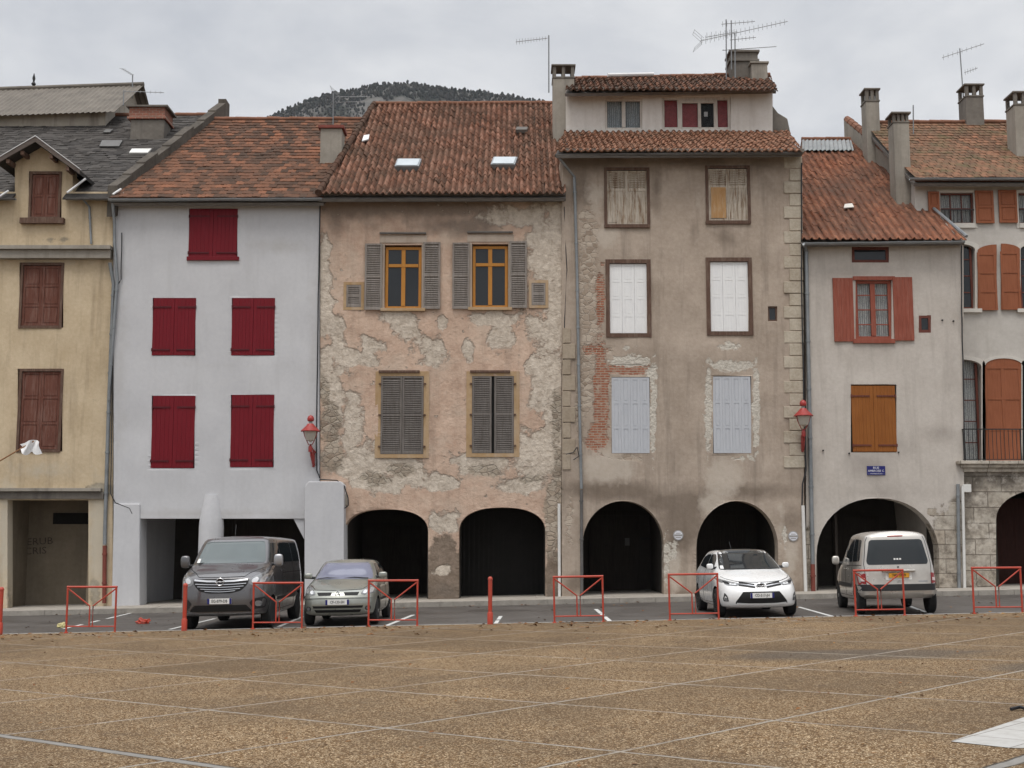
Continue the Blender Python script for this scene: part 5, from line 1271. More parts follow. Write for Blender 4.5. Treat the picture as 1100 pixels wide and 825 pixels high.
# ================================================================== CARS
def ring(lv):
    (zf, zm, zr), hw, yf, yr, fb, rb = lv
    cf = yf+fb+.22; cr = yr-rb-.16
    half = [(0, yf), (.5*hw, yf+fb*.16), (.84*hw, yf+fb*.55), (hw*.985, cf)]
    half += [(hw, cf+(cr-cf)*t) for t in (.2, .4, .6, .8)]
    half += [(hw*.985, cr), (.84*hw, yr-rb*.5), (.5*hw, yr-rb*.12), (0, yr)]
    out = []
    for x, y in half:
        t = (y-yf)/(yr-yf); z = zf+(zm-zf)*min(1, t/.35) if t < .5 else zm+(zr-zm)*max(0, (t-.6)/.4)
        out.append((x, y, z))
    return out+[(-x, y, z) for x, y, z in out[-2:0:-1]]
def car_body(car, levels, wheels, mat, creases=()):
    rings = [ring(l) for l in levels]; n = len(rings[0]); bm = bmesh.new()
    V = [[bm.verts.new(p) for p in r] for r in rings]; cr = bm.edges.layers.float.new('crease_edge')
    for a, b in zip(V, V[1:]):
        for i in range(n): bm.faces.new((a[i], a[(i+1)%n], b[(i+1)%n], b[i]))
    for r, fl in ((V[0], True), (V[-1], False)):
        for i in range(n//2):
            a, b, c, d = r[i], r[i+1], r[(n-i-1)%n], r[(n-i)%n]
            f = [a, b, c, d] if i not in (0, n//2-1) else ([a, b, r[n-1]] if i == 0 else [a, b, r[(n-i)%n]])
            if len(set(f)) >= 3: bm.faces.new(f[::-1] if fl else f)
    for lvl, val in creases:
        for i in range(n):
            e = bm.edges.get((V[lvl][i], V[lvl][(i+1)%n])); e[cr] = val
    bmesh.ops.recalc_face_normals(bm, faces=bm.faces)
    me = bpy.data.meshes.new('body'); bm.to_mesh(me); bm.free(); me.materials.append(mat); me.materials.append(M['wheelwell'])
    o = bpy.data.objects.new('body', me); COL.objects.link(o)
    s = o.modifiers.new('s', 'SUBSURF'); s.levels = s.render_levels = 3
    cut = MB(); hw = max(l[1] for l in levels)
    for y in wheels[:2]:
        for sg in (-1, 1): cut.lathe((sg*(hw-.12), y, wheels[2]), [(wheels[2]+.055, -.16), (wheels[2]+.055, .3)] if sg > 0 else [(wheels[2]+.055, -.3), (wheels[2]+.055, .16)], 36, 'x')
    cme = cut.mesh('cutter'); cme.materials.append(mat); cme.materials.append(M['wheelwell']); cme.polygons.foreach_set('material_index', [1]*len(cme.polygons))
    co = bpy.data.objects.new('cutter', cme); COL.objects.link(co)
    b = o.modifiers.new('b', 'BOOLEAN'); b.object = co; b.operation = 'DIFFERENCE'; b.solver = 'EXACT'
    bpy.context.view_layer.update(); dg = bpy.context.evaluated_depsgraph_get(); ev = o.evaluated_get(dg)
    m2 = bpy.data.meshes.new_from_object(ev); bpy.data.objects.remove(o); bpy.data.objects.remove(co)
    m2.name = 'body'; m2.polygons.foreach_set('use_smooth', [True]*len(m2.polygons)); m2.set_sharp_from_angle(angle=R(32))
    bvh = BVHTree.FromPolygons([v.co[:] for v in m2.vertices], [p.vertices[:] for p in m2.polygons])
    return obj('body', m2, None, car), bvh
DIRS = {'front': (Vector((0,1,0)), lambda a, b: Vector((a,-3,b))), 'rear': (Vector((0,-1,0)), lambda a, b: Vector((a,9,b))),
        'left': (Vector((-1,0,0)), lambda a, b: Vector((3,a,b))), 'right': (Vector((1,0,0)), lambda a, b: Vector((-3,a,b))), 'top': (Vector((0,0,-1)), lambda a, b: Vector((a,b,4)))}
def rounded(poly, r, n=4):
    out = []; N = len(poly)
    for i, p in enumerate(poly):
        p = Vector(p); a = Vector(poly[i-1])-p; b = Vector(poly[(i+1)%N])-p; q = min(r, a.length*.45, b.length*.45); a = a.normalized()*q; b = b.normalized()*q
        for k in range(n+1):
            t = k/n; out.append(tuple(p+a*(1-t)**2+b*t**2))
    return out
def mirror(poly): return [(-x, z) for x, z in poly][::-1]
def decal(par, bvh, poly, side, mat, name, off=.004, thick=.02, step=.06, rnd=.03, smooth=True):
    if rnd: poly = rounded(poly, rnd)
    V, T = triangulate(poly, (), step); d, st = DIRS[side]; pts = []; last = None
    for a, b in V:
        loc, nrm, _, _ = bvh.ray_cast(st(a, b), d)
        if loc is None: pts.append(None); continue
        nrm = nrm if nrm.dot(d) < 0 else -nrm
        pts.append(loc+nrm*off*.6-d*off*.6)
    ok = [(V[i], p) for i, p in enumerate(pts) if p]
    for i, p in enumerate(pts):
        if p is None:
            q = min(ok, key=lambda k: (k[0][0]-V[i][0])**2+(k[0][1]-V[i][1])**2)[1]
            s = st(*V[i]); pts[i] = q.copy() if side == 'top' else Vector((s.x if abs(d.x) < .5 else q.x, s.y if abs(d.y) < .5 else q.y, s.z))
    n = len(pts); vs = [p[:] for p in pts]; fs = list(T)
    bd = boundary(T); mp = {}
    for e in bd:
        for i in e:
            if i not in mp: mp[i] = len(vs); vs.append((pts[i]+d*thick)[:])
    fs += [(a, b, mp[b], mp[a]) for a, b in bd]
    return MB().add(vs, fs).build(name, mat, par, smooth)
def strip(par, bvh, pts, w, side, mat, name, off=.005, **k):
    P_ = [Vector(p) for p in pts]; up = []; dn = []
    for i, p in enumerate(P_):
        t = (P_[min(i+1, len(P_)-1)]-P_[max(i-1, 0)]).normalized(); s = Vector((-t.y, t.x))*w/2; up.append(tuple(p+s)); dn.append(tuple(p-s))
    return decal(par, bvh, up+dn[::-1], side, mat, name, off, rnd=0, **k)
def wheel(car, x, y, r, w, sg, spokes, rimmat):
    t = MB().lathe((x, y, r), [(r*.62, -w/2), (r*.92, -w/2), (r, -w*.36), (r, w*.36), (r*.92, w/2), (r*.62, w/2)], 32, 'x').build('wheel', M['tyre'], car, True)
    m = MB(); xo = x+sg*w*.40
    m.lathe((xo, y, r), [(r*.64, -.02), (r*.66, .012), (r*.60, .014), (r*.58, -.02)], 32, 'x')
    for i in range(spokes):
        a = 2*math.pi*i/spokes+.2; c, s = math.cos(a), math.sin(a); ww = r*.115
        p = [(c*r*.10-s*ww*1.1, s*r*.10+c*ww*1.1), (c*r*.10+s*ww*1.1, s*r*.10-c*ww*1.1), (c*r*.61+s*ww*.75, s*r*.61-c*ww*.75), (c*r*.61-s*ww*.75, s*r*.61+c*ww*.75)]
        m.hexa([(xo-.012, y+q[0], r+q[1]) for q in p]+[(xo+.012, y+q[0], r+q[1]) for q in p])
    m.lathe((xo, y, r), [(r*.17, -.014), (r*.15, .02)], 16, 'x'); m.build('rim', rimmat, t)
    MB().lathe((xo-sg*.05, y, r), [(r*.62, -.01), (r*.62, .01)], 24, 'x').build('brake_disc', M['wheelwell'], t)
def mirror_part(car, x, y, z, s, sg, mat, glassmat):
    bm = bmesh.new(); bmesh.ops.create_cube(bm, size=1)
    bmesh.ops.subdivide_edges(bm, edges=bm.edges[:], cuts=2, use_grid_fill=True)
    for v in bm.verts:
        c = v.co; q = c.normalized()*.5; c2_ = c.lerp(q, .55); v.co = Vector((x+sg*s[0]*.5+c2_.x*s[0]*1.1, y+c2_.y*s[1]*1.1, z+c2_.z*s[2]*1.1))
    me = bpy.data.meshes.new('mirror'); bm.to_mesh(me); bm.free(); me.polygons.foreach_set('use_smooth', [True]*len(me.polygons)); o = obj('wing_mirror', me, mat, car)
    sub = o.modifiers.new('s', 'SUBSURF'); sub.levels = sub.render_levels = 2
    MB().tube([(x-sg*.10, y+.02, z-s[2]*.35), (x+sg*s[0]*.3, y, z-s[2]*.3)], .03, 8).build('mirror_arm', M['blacktrim'], o, True); return o
def plate(car, x, z, y, w, h, bg, ink, s, rot=0, band=True, face=-1):
    o = MB().box(x-w/2, min(y, y-face*.02), z-h/2, x+w/2, max(y, y-face*.02), z+h/2).build('number_plate', bg, car)
    if band:
        for q in ((-1, 1)): MB().box(x+q*w/2-(.0 if q < 0 else .045), y+face*.003-.002, z-h/2, x+q*w/2+(.045 if q < 0 else 0), y+face*.003+.002, z+h/2).build('plate_band', M['blueplate'], o)
    text('lettering', s, h*.78, ink, o, (x, y+face*.004, z), (math.pi/2, 0, 0 if face < 0 else math.pi), sx=.82)
M['wheelwell'] = simple('wheel_well', (.012,.012,.012), .9, .2); M['tyre'] = simple('tyre_rubber', (.022,.022,.022), .85, .2, 20)
M['blacktrim'] = simple('black_plastic', (.022,.022,.023), .5, .2); M['grillblack'] = simple('grille_black', (.010,.010,.010), .6)
M['chrome'] = paint('chrome_trim', (.55,.55,.56), .2, 1.0); M['alloy'] = paint('alloy_rim', (.42,.42,.43), .32, .9, dirt=.25)
M['carglass'] = mat_glass('tinted_car_glass', (.015,.018,.020), .04); M['screen'] = mat_glass('windscreen_glass', (.075,.09,.09), .05)
M['screen_sun'] = mat_glass('windscreen_over_sunshade', (.15,.155,.20), .06)
M['lampclear'] = paint('clear_headlamp', (.22,.225,.23), .10, .2); M['lampinner'] = paint('headlamp_reflector', (.62,.62,.62), .22, .6)
M['lampred2'] = paint('red_tail_lamp', (.26,.008,.010), .35); M['lampwhite'] = paint('pale_lamp_lens', (.62,.50,.48), .2)
M['amber'] = paint('amber_lens', (.55,.20,.03), .2)
M['platewhite'] = simple('white_number_plate', (.72,.72,.70), .5, .05); M['plateyellow'] = simple('yellow_number_plate', (.62,.30,.03), .5, .08); M['plateink'] = simple('plate_black', (.02,.02,.02), .6)
M['vangrey'] = paint('dark_grey_metallic', (.115,.112,.117), .30, .55, 1.0, dirt=.2); M['cliogreen'] = paint('grey_green_metallic', (.30,.31,.275), .30, .5, 1.0, dirt=.2)
M['white_car'] = paint('white_car_paint', (.78,.78,.77), .25, 0, 1.0, dirt=.1); M['beigesilver'] = paint('beige_silver_metallic', (.53,.50,.455), .30, .5, 1.0, dirt=.25)
M['seam'] = simple('panel_gap', (.012,.012,.012), .8)
M['sticker'] = M['platewhite']
def both(par, bvh, poly, mat, name, **k): decal(par, bvh, poly, 'front', mat, name, **k); decal(par, bvh, mirror(poly), 'front', mat, name, **k)
def place(car, px, py_, Yn, rz, L):
    p = at(px, 660, Yn); car.location = (p.x, Yn, road_z(p.x, Yn+L/2)); car.rotation_euler = (0, -math.atan(K), rz)
# ------------------------------------------------------------- dark grey van
V1 = thing('parked_van', 'dark grey passenger van parked facing the plaza behind a red bollard', 'van')
lv = [((.30,.26,.32),.86,.14,4.88,.15,.05), ((.34,.28,.34),.945,.03,4.97,.20,.06), ((.60,.6,.6),.975,0,5.0,.22,.06), ((.90,.9,.9),.98,.02,5.0,.22,.06), ((1.12,1.13,1.1),.975,.10,5.0,.24,.06), ((1.27,1.28,1.27),.955,.38,4.99,.22,.06), ((1.40,1.38,1.38),.94,.86,4.98,.18,.06), ((1.70,1.68,1.68),.895,1.24,4.96,.14,.06), ((1.955,1.95,1.93),.82,1.56,4.93,.10,.06), ((2.03,2.04,2.01),.60,1.85,4.80,.05,.05)]
b, bv = car_body(V1, lv, (.96, 4.06, .335), M['vangrey'], ((4,.35),(6,.35),(8,.45)))
f = decal(V1, bv, [(-.78,1.425),(.78,1.425),(.725,1.66),(.66,1.905),(-.66,1.905),(-.725,1.66)], 'front', M['screen'], 'windscreen', .006, rnd=.06)
for s, x0 in ((1, -.70), (1, .05)): MB().tube([(x0, .93, 1.43), (x0+.25, 1.00, 1.455), (x0+.6, 1.02, 1.46)], .012, 6).build('wiper', M['blacktrim'], f)
decal(f, bv, [(-.76,1.44),(-.68,1.44),(-.68,1.53),(-.745,1.53)], 'front', M['sticker'], 'sticker', .012, rnd=.01)
g = decal(V1, bv, [(-.60,1.10),(.60,1.10),(.585,.98),(.45,.84),(.22,.79),(-.22,.79),(-.45,.84),(-.585,.98)], 'front', M['grillblack'], 'grille', .006, rnd=.05)
for i, (z, x) in enumerate(((1.055,.58), (.985,.55), (.93,.50), (.88,.43), (.835,.33))):
    strip(g, bv, [(-x,z+.0+(.022 if i == 0 else .008)),(-x*.5,z-.006),(-.0,z-.012),(x*.5,z-.006),(x,z+(.022 if i == 0 else .008))], .036 if i == 0 else .015, 'front', M['chrome'], 'grille_bar', .018)
yb = bv.ray_cast(Vector((0,-3,1.04)), Vector((0,1,0)))[0].y
e = MB(); e.tube([(.078*math.cos(q*math.pi/12), yb-.045, 1.035+.078*math.sin(q*math.pi/12)) for q in range(25)], .011, 6, False); e.tube([(-.10,yb-.05,1.022), (.012,yb-.05,1.046), (-.012,yb-.05,1.024), (.10,yb-.05,1.048)], .009, 6)
e.build('emblem', M['chrome'], V1, True); MB().lathe((0, yb-.02, 1.035), [(.072,0),(.072,-.012)], 24, 'y').build('emblem_backing', M['grillblack'], V1)
for sg in (1, -1):
    mm = (lambda p: p) if sg > 0 else mirror
    h = decal(V1, bv, mm([(.63,1.10),(.60,.985),(.72,.93),(.90,.96),(.955,1.08),(.95,1.27),(.90,1.26),(.78,1.18)]), 'front', M['lampclear'], 'headlight', .007, rnd=.04)
    decal(h, bv, mm([(.665,1.075),(.655,1.01),(.755,.985),(.80,1.09),(.75,1.13)]), 'front', M['lampinner'], 'reflector', .014, rnd=.04); decal(h, bv, mm([(.83,1.10),(.80,1.0),(.89,1.0),(.925,1.10),(.92,1.2)]), 'front', M['lampinner'], 'reflector', .014, rnd=.04)
    fo = decal(V1, bv, mm([(.62,.58),(.70,.66),(.90,.70),(.93,.62),(.90,.46),(.72,.44)]), 'front', M['blacktrim'], 'fog_lamp_recess', .006, rnd=.03)
    decal(fo, bv, mm([(.735,.50),(.735,.62),(.86,.62),(.86,.50)]), 'front', M['lampclear'], 'fog_lamp', .014, rnd=.06)
decal(V1, bv, [(-.56,.54),(.56,.54),(.66,.43),(.66,.40),(-.66,.40),(-.66,.43)], 'front', M['grillblack'], 'lower_grille', .006, rnd=.02); strip(V1, bv, [(-.80,.345),(-.4,.335),(0,.33),(.4,.335),(.8,.345)], .045, 'front', M['alloy'], 'bumper_strip', .008)
strip(V1, bv, [(-.84,1.33),(-.6,1.22),(-.5,1.14),(0,1.125),(.5,1.14),(.6,1.22),(.84,1.33)], .012, 'front', M['seam'], 'bonnet_gap', .003)
yb = bv.ray_cast(Vector((0,-3,.63)), Vector((0,1,0)))[0].y; plate(V1, 0, .625, yb-.025, .52, .115, M['platewhite'], M['plateink'], 'EG-879-DB')
for sd, sg in (('left', 1), ('right', -1)):
    wf = decal(V1, bv, [(1.13,1.43),(2.02,1.42),(2.02,1.86),(1.62,1.86)], sd, M['carglass'], 'side_window', .005, rnd=.04)
    decal(V1, bv, [(2.10,1.42),(3.42,1.42),(3.42,1.86),(2.10,1.86)], sd, M['carglass'], 'side_window', .005, rnd=.05); decal(V1, bv, [(3.50,1.42),(4.80,1.42),(4.74,1.86),(3.50,1.86)], sd, M['carglass'], 'side_window', .005, rnd=.05)
    for pts in ([(1.10,.42),(1.08,1.40)], [(2.06,.40),(2.06,1.92)], [(3.46,.42),(3.46,1.92)], [(1.1,.40),(2.06,.38),(3.46,.40)], [(2.1,1.18),(4.85,1.18)]): strip(V1, bv, pts, .012, sd, M['seam'], 'door_gap', .003)
    for y in (1.90, 2.22): strip(V1, bv, [(y-.09,1.24),(y+.09,1.24)], .035, sd, M['vangrey'], 'door_handle', .03)
    strip(V1, bv, [(1.45,.62),(3.6,.62)], .07, sd, M['blacktrim'], 'side_moulding', .012)
    mirror_part(V1, sg*.95, 1.16, 1.47, (.20,.13,.27), sg, M['vangrey'] if sg < 0 else M['alloy'], None)
    for y in (.96, 4.06): wheel(V1, sg*(.975-.115), y, .335, .215, sg, 5, M['alloy'])
MB().box(-.10,1.66,1.86,.10,1.70,1.90).build('rear_view_mirror', M['blacktrim'], f)
MB().tube([(-.1,1.9,2.03), (-.13,2.12,2.30)], .006, 6).build('aerial', M['blacktrim'], V1)
place(V1, 236, 0, 28.12, R(-.8), 5)
# ------------------------------------------------------------- grey-green hatchback
V2 = thing('parked_car', 'small grey-green hatchback parked facing the plaza beside the dark grey van', 'car')
lv = [((.22,.22,.26),.72,.16,3.66,.16,.10), ((.26,.24,.30),.805,.05,3.75,.20,.12), ((.45,.45,.5),.83,0,3.78,.23,.14), ((.60,.62,.66),.832,.02,3.78,.23,.14), ((.77,.83,.90),.82,.13,3.76,.25,.14), ((.90,.93,.99),.79,.50,3.73,.20,.14), ((.99,.99,1.03),.76,.97,3.69,.16,.14), ((1.22,1.22,1.24),.675,1.38,3.52,.13,.12), ((1.395,1.40,1.37),.585,1.74,3.28,.10,.10), ((1.44,1.45,1.42),.42,2.0,3.05,.05,.05)]
b, bv = car_body(V2, lv, (.78, 3.25, .29), M['cliogreen'], ((4,.3),(6,.3),(8,.4)))
f = decal(V2, bv, [(-.665,1.005),(.665,1.005),(.61,1.18),(.50,1.365),(-.50,1.365),(-.61,1.18)], 'front', M['screen_sun'], 'windscreen', .005, rnd=.05)
for x0 in (-.6, .02): MB().tube([(x0, 1.02, 1.02), (x0+.22, 1.03, 1.045), (x0+.55, 1.03, 1.02)], .011, 6).build('wiper', M['blacktrim'], f)
for sg in (1, -1):
    mm = (lambda p: p) if sg > 0 else mirror
    decal(V2, bv, mm([(.13,.735),(.47,.735),(.43,.665),(.16,.66)]), 'front', M['grillblack'], 'grille', .006, rnd=.015)
    h = decal(V2, bv, mm([(.49,.70),(.57,.675),(.76,.70),(.805,.80),(.77,.88),(.66,.86),(.56,.79)]), 'front', M['lampclear'], 'headlight', .007, rnd=.04)
    decal(h, bv, mm([(.54,.70),(.62,.70),(.64,.78),(.56,.775)]), 'front', M['lampinner'], 'reflector', .013, rnd=.04); decal(h, bv, mm([(.66,.71),(.74,.72),(.765,.81),(.69,.83)]), 'front', M['lampinner'], 'reflector', .013, rnd=.04)
    fo = decal(V2, bv, mm([(.60,.335),(.60,.43),(.71,.44),(.71,.345)]), 'front', M['blacktrim'], 'fog_lamp_recess', .005, rnd=.05); decal(fo, bv, mm([(.62,.35),(.62,.42),(.69,.42),(.69,.35)]), 'front', M['lampclear'], 'fog_lamp', .012, rnd=.035)
strip(V2, bv, [(-.79,.625),(-.4,.635),(0,.64),(.4,.635),(.79,.625)], .045, 'front', M['cliogreen'], 'bumper_lip', .022)
decal(V2, bv, [(-.56,.445),(.56,.445),(.54,.395),(-.54,.395)], 'front', M['grillblack'], 'lower_grille', .006, rnd=.01); decal(V2, bv, [(-.52,.36),(.52,.36),(.48,.30),(-.48,.30)], 'front', M['grillblack'], 'lower_grille', .006, rnd=.01)
yb = bv.ray_cast(Vector((0,-3,.69)), Vector((0,1,0)))[0].y; e = MB(); e.tube([(0,yb-.03,.765), (.046,yb-.03,.69), (0,yb-.03,.615), (-.046,yb-.03,.69), (0,yb-.03,.765), (.046,yb-.03,.69)], .013, 6)
e.build('emblem', M['chrome'], V2); decal(V2, bv, [(-.03,.775),(.03,.775),(.12,.655),(-.12,.655)], 'front', M['cliogreen'], 'grille_centre', .012, rnd=.01)
yb = bv.ray_cast(Vector((0,-3,.52)), Vector((0,1,0)))[0].y; plate(V2, 0, .525, yb-.02, .52, .11, M['platewhite'], M['plateink'], 'CF-133-SH')
strip(V2, bv, [(-.74,.90),(-.62,.86),(-.52,.79),(0,.775),(.52,.79),(.62,.86),(.74,.90)], .010, 'front', M['seam'], 'bonnet_gap', .003)
for sd, sg in (('left', 1), ('right', -1)):
    decal(V2, bv, [(1.42,1.01),(2.28,1.01),(2.28,1.335),(1.92,1.335)], sd, M['carglass'], 'side_window', .005, rnd=.05); decal(V2, bv, [(2.36,1.01),(3.12,1.03),(2.98,1.32),(2.36,1.335)], sd, M['carglass'], 'side_window', .005, rnd=.05)
    for pts in ([(1.16,.32),(1.14,.98)], [(2.32,.32),(2.32,1.37)], [(1.16,.31),(2.3,.30)]): strip(V2, bv, pts, .010, sd, M['seam'], 'door_gap', .003)
    strip(V2, bv, [(1.16,.55),(2.9,.56)], .05, sd, M['blacktrim'], 'side_moulding', .012); strip(V2, bv, [(2.08,.86),(2.24,.865)], .03, sd, M['cliogreen'], 'door_handle', .025)
    mirror_part(V2, sg*.77, 1.38, 1.08, (.19,.11,.13), sg, M['cliogreen'], None)
    for y in (.78, 3.25): wheel(V2, sg*(.82-.09), y, .29, .175, sg, 5, M['alloy'])
place(V2, 362.5, 0, 28.75, R(-.5), 3.8)
# ------------------------------------------------------------- white hatchback
V3 = thing('parked_car', 'white hatchback with black glass roof parked facing the plaza', 'car')
lv = [((.21,.20,.26),.78,.16,4.12,.18,.10), ((.25,.23,.30),.865,.05,4.23,.26,.12), ((.45,.45,.5),.89,0,4.28,.30,.14), ((.62,.62,.7),.89,.05,4.28,.32,.14), ((.75,.83,.93),.88,.20,4.26,.34,.14), ((.90,.95,1.03),.845,.58,4.21,.26,.14), ((1.01,1.01,1.09),.805,1.08,4.11,.2,.14), ((1.25,1.25,1.27),.715,1.62,3.96,.15,.12), ((1.435,1.44,1.41),.61,2.08,3.76,.10,.10), ((1.485,1.495,1.46),.43,2.42,3.5,.05,.05)]
b, bv = car_body(V3, lv, (.92, 3.52, .315), M['white_car'], ((4,.3),(6,.25),(8,.4)))
f = decal(V3, bv, [(-.70,1.03),(.70,1.03),(.645,1.22),(.565,1.435),(-.565,1.435),(-.645,1.22)], 'front', M['carglass'], 'windscreen', .005, rnd=.05)
decal(f, bv, [(-.67,1.05),(-.60,1.05),(-.59,1.12),(-.65,1.12)], 'front', M['sticker'], 'sticker', .01, rnd=.01)
for x0 in (-.62, .05): MB().tube([(x0, 1.12, 1.035), (x0+.25, 1.13, 1.06), (x0+.6, 1.13, 1.045)], .011, 6).build('wiper', M['blacktrim'], f)
decal(V3, bv, [(-.50,2.06),(.50,2.06),(.47,3.5),(-.47,3.5)], 'top', M['carglass'], 'glass_roof', .005, step=.15)
for sg in (1, -1):
    mm = (lambda p: p) if sg > 0 else mirror
    h = decal(V3, bv, mm([(.44,.745),(.50,.69),(.70,.705),(.83,.78),(.865,.87),(.80,.84),(.62,.785)]), 'front', M['lampclear'], 'headlight', .006, rnd=.03)
    decal(h, bv, mm([(.50,.735),(.53,.705),(.62,.715),(.62,.765)]), 'front', M['lampinner'], 'reflector', .012, rnd=.02); decal(h, bv, mm([(.65,.725),(.75,.755),(.77,.80),(.66,.775)]), 'front', M['grillblack'], 'reflector', .012, rnd=.02)
    for pts, w in (([(.13,.715),(.30,.745),(.45,.765)], .03), ([(.13,.655),(.30,.685),(.47,.71)], .03)): strip(V3, bv, mm(pts) if sg > 0 else [(-x, z) for x, z in pts], w, 'front', M['grillblack'], 'grille', .006)
    pts = [(.12,.685),(.30,.715),(.46,.738)]; strip(V3, bv, pts if sg > 0 else [(-x, z) for x, z in pts], .018, 'front', M['chrome'], 'grille_bar', .014)
    fo = decal(V3, bv, mm([(.70,.36),(.79,.36),(.80,.42),(.77,.55),(.72,.47)]), 'front', M['blacktrim'], 'fog_lamp_recess', .006, rnd=.02); decal(fo, bv, mm([(.715,.37),(.775,.37),(.775,.44),(.73,.44)]), 'front', M['lampclear'], 'fog_lamp', .012, rnd=.03)
decal(V3, bv, [(-.40,.565),(.40,.565),(.56,.36),(.57,.31),(-.57,.31),(-.56,.36)], 'front', M['grillblack'], 'lower_grille', .006, rnd=.02); strip(V3, bv, [(-.54,.315),(-.3,.30),(0,.297),(.3,.30),(.54,.315)], .036, 'front', M['whitemetal'], 'bumper_strip', .02)  # white stands in for sky-lit chrome: reflection painted into the strip
yb = bv.ray_cast(Vector((0,-3,.69)), Vector((0,1,0)))[0].y; e = MB()
def oval(e, cx, cz, rx, rz, y, w=.012):
    pts = [(cx+rx*math.cos(a*math.pi/12), y, cz+rz*math.sin(a*math.pi/12)) for a in range(25)]; e.tube(pts, w, 6, False)
oval(e, 0, .69, .092, .064, yb-.03, .009); oval(e, 0, .69, .030, .062, yb-.032, .006); oval(e, 0, .715, .068, .03, yb-.032, .006); e.build('emblem', M['chrome'], V3, True); MB().lathe((0, yb-.012, .69), [(.075,0),(.072,-.012)], 24, 'y').build('emblem_backing', M['blacktrim'], V3)
yb = bv.ray_cast(Vector((0,-3,.48)), Vector((0,1,0)))[0].y; plate(V3, 0, .485, yb-.03, .52, .11, M['platewhite'], M['plateink'], 'CD-517-JH')
strip(V3, bv, [(-.80,.92),(-.70,.845),(-.5,.79),(-.2,.765),(0,.762),(.2,.765),(.5,.79),(.70,.845),(.80,.92)], .010, 'front', M['seam'], 'bonnet_gap', .003)
for sd, sg in (('left', 1), ('right', -1)):
    decal(V3, bv, [(1.62,1.03),(2.50,1.05),(2.50,1.375),(2.20,1.375),(1.9,1.25)], sd, M['carglass'], 'side_window', .005, rnd=.05); decal(V3, bv, [(2.58,1.05),(3.55,1.10),(3.42,1.30),(3.1,1.365),(2.58,1.375)], sd, M['carglass'], 'side_window', .005, rnd=.05)
    for pts in ([(1.32,.32),(1.30,1.0)], [(2.54,.32),(2.54,1.40)], [(1.32,.31),(2.54,.30),(3.1,.34)]): strip(V3, bv, pts, .010, sd, M['seam'], 'door_gap', .003)
    for y in (2.36, 3.2): strip(V3, bv, [(y-.08,.90),(y+.08,.905)], .03, sd, M['chrome'], 'door_handle', .025)
    mirror_part(V3, sg*.80, 1.55, 1.11, (.15,.10,.12), sg, M['white_car'], None)
    for y in (.92, 3.52): wheel(V3, sg*(.885-.10), y, .315, .20, sg, 10, M['alloy'])
MB().tube([(-.05,3.3,1.49), (-.07,3.45,1.66)], .006, 6).build('aerial', M['blacktrim'], V3)
place(V3, 820, 0, 28.55, R(0.6), 4.3)
# ------------------------------------------------------------- beige silver van seen from behind
V4 = thing('parked_van', 'beige silver family van parked with its tailgate towards the plaza', 'van')
lv = [((.26,.26,.36),.76,.12,4.00,.15,.05), ((.30,.28,.40),.845,.03,4.09,.20,.06), ((.50,.5,.52),.868,0,4.12,.22,.07), ((.70,.70,.70),.868,.05,4.09,.22,.07), ((.86,.89,.92),.862,.2,4.08,.22,.07), ((1.0,1.02,1.06),.845,.5,4.06,.20,.07), ((1.12,1.12,1.14),.83,1.0,4.04,.15,.07), ((1.42,1.44,1.44),.78,1.45,3.98,.12,.07), ((1.71,1.745,1.72),.71,1.85,3.90,.10,.07), ((1.79,1.85,1.825),.53,2.1,3.80,.05,.05)]
b, bv = car_body(V4, lv, (.78, 3.47, .31), M['beigesilver'], ((6,.2),(8,.4)))
f = decal(V4, bv, [(-.64,1.09),(.64,1.09),(.665,1.16),(.575,1.60),(.53,1.635),(-.53,1.635),(-.575,1.60),(-.665,1.16)], 'rear', M['carglass'], 'rear_window', .006, rnd=.07)
decal(V4, bv, [(-.17,1.725),(.17,1.725),(.16,1.70),(-.16,1.70)], 'rear', M['lampred2'], 'brake_light', .008, rnd=.008)
for sg in (1, -1):
    mm = (lambda p: p) if sg > 0 else mirror
    h = decal(V4, bv, mm([(.70,.90),(.70,.67),(.835,.66),(.845,.88),(.83,.91)]), 'rear', M['lampred2'], 'tail_light', .012, rnd=.02)
    decal(h, bv, mm([(.72,.80),(.72,.73),(.80,.73),(.80,.80)]), 'rear', M['lampwhite'], 'reversing_lens', .018, rnd=.01)
    strip(V4, bv, [(sg*.70,.66),(sg*.72,1.1),(sg*.645,1.60),(sg*.60,1.70)], .011, 'rear', M['seam'], 'tailgate_gap', .003)
decal(V4, bv, [(-.84,.66),(.84,.66),(.845,.52),(-.845,.52)], 'rear', M['blacktrim'], 'bumper_trim', .010, rnd=.02)
decal(V4, bv, [(-.845,.515),(.845,.515),(.84,.44),(.80,.37),(-.80,.37),(-.84,.44)], 'rear', M['beigesilver'], 'bumper', .045, rnd=.03)
yb = bv.ray_cast(Vector((0,9,.90)), Vector((0,-1,0)))[0].y
decal(V4, bv, [(-.28,.92),(.28,.92),(.28,.755),(-.28,.755)], 'rear', M['platewhite'], 'plate_surround', .006, rnd=.02)
plate(V4, 0, .855, yb+.045, .44, .10, M['plateyellow'], M['plateink'], '7488 SR 09', band=False, face=1)
MB().box(-.36, yb-.01, .93, .36, yb+.07, .975).build('tailgate_handle', M['beigesilver'], V4, bevel=.015)
MB().lathe((0, bv.ray_cast(Vector((0,9,1.03)), Vector((0,-1,0)))[0].y, 1.035), [(.02,0),(.018,.02)], 10, 'y').build('wiper_spindle', M['blacktrim'], V4)
y2 = bv.ray_cast(Vector((0,9,.72)), Vector((0,-1,0)))[0].y
k = MB()
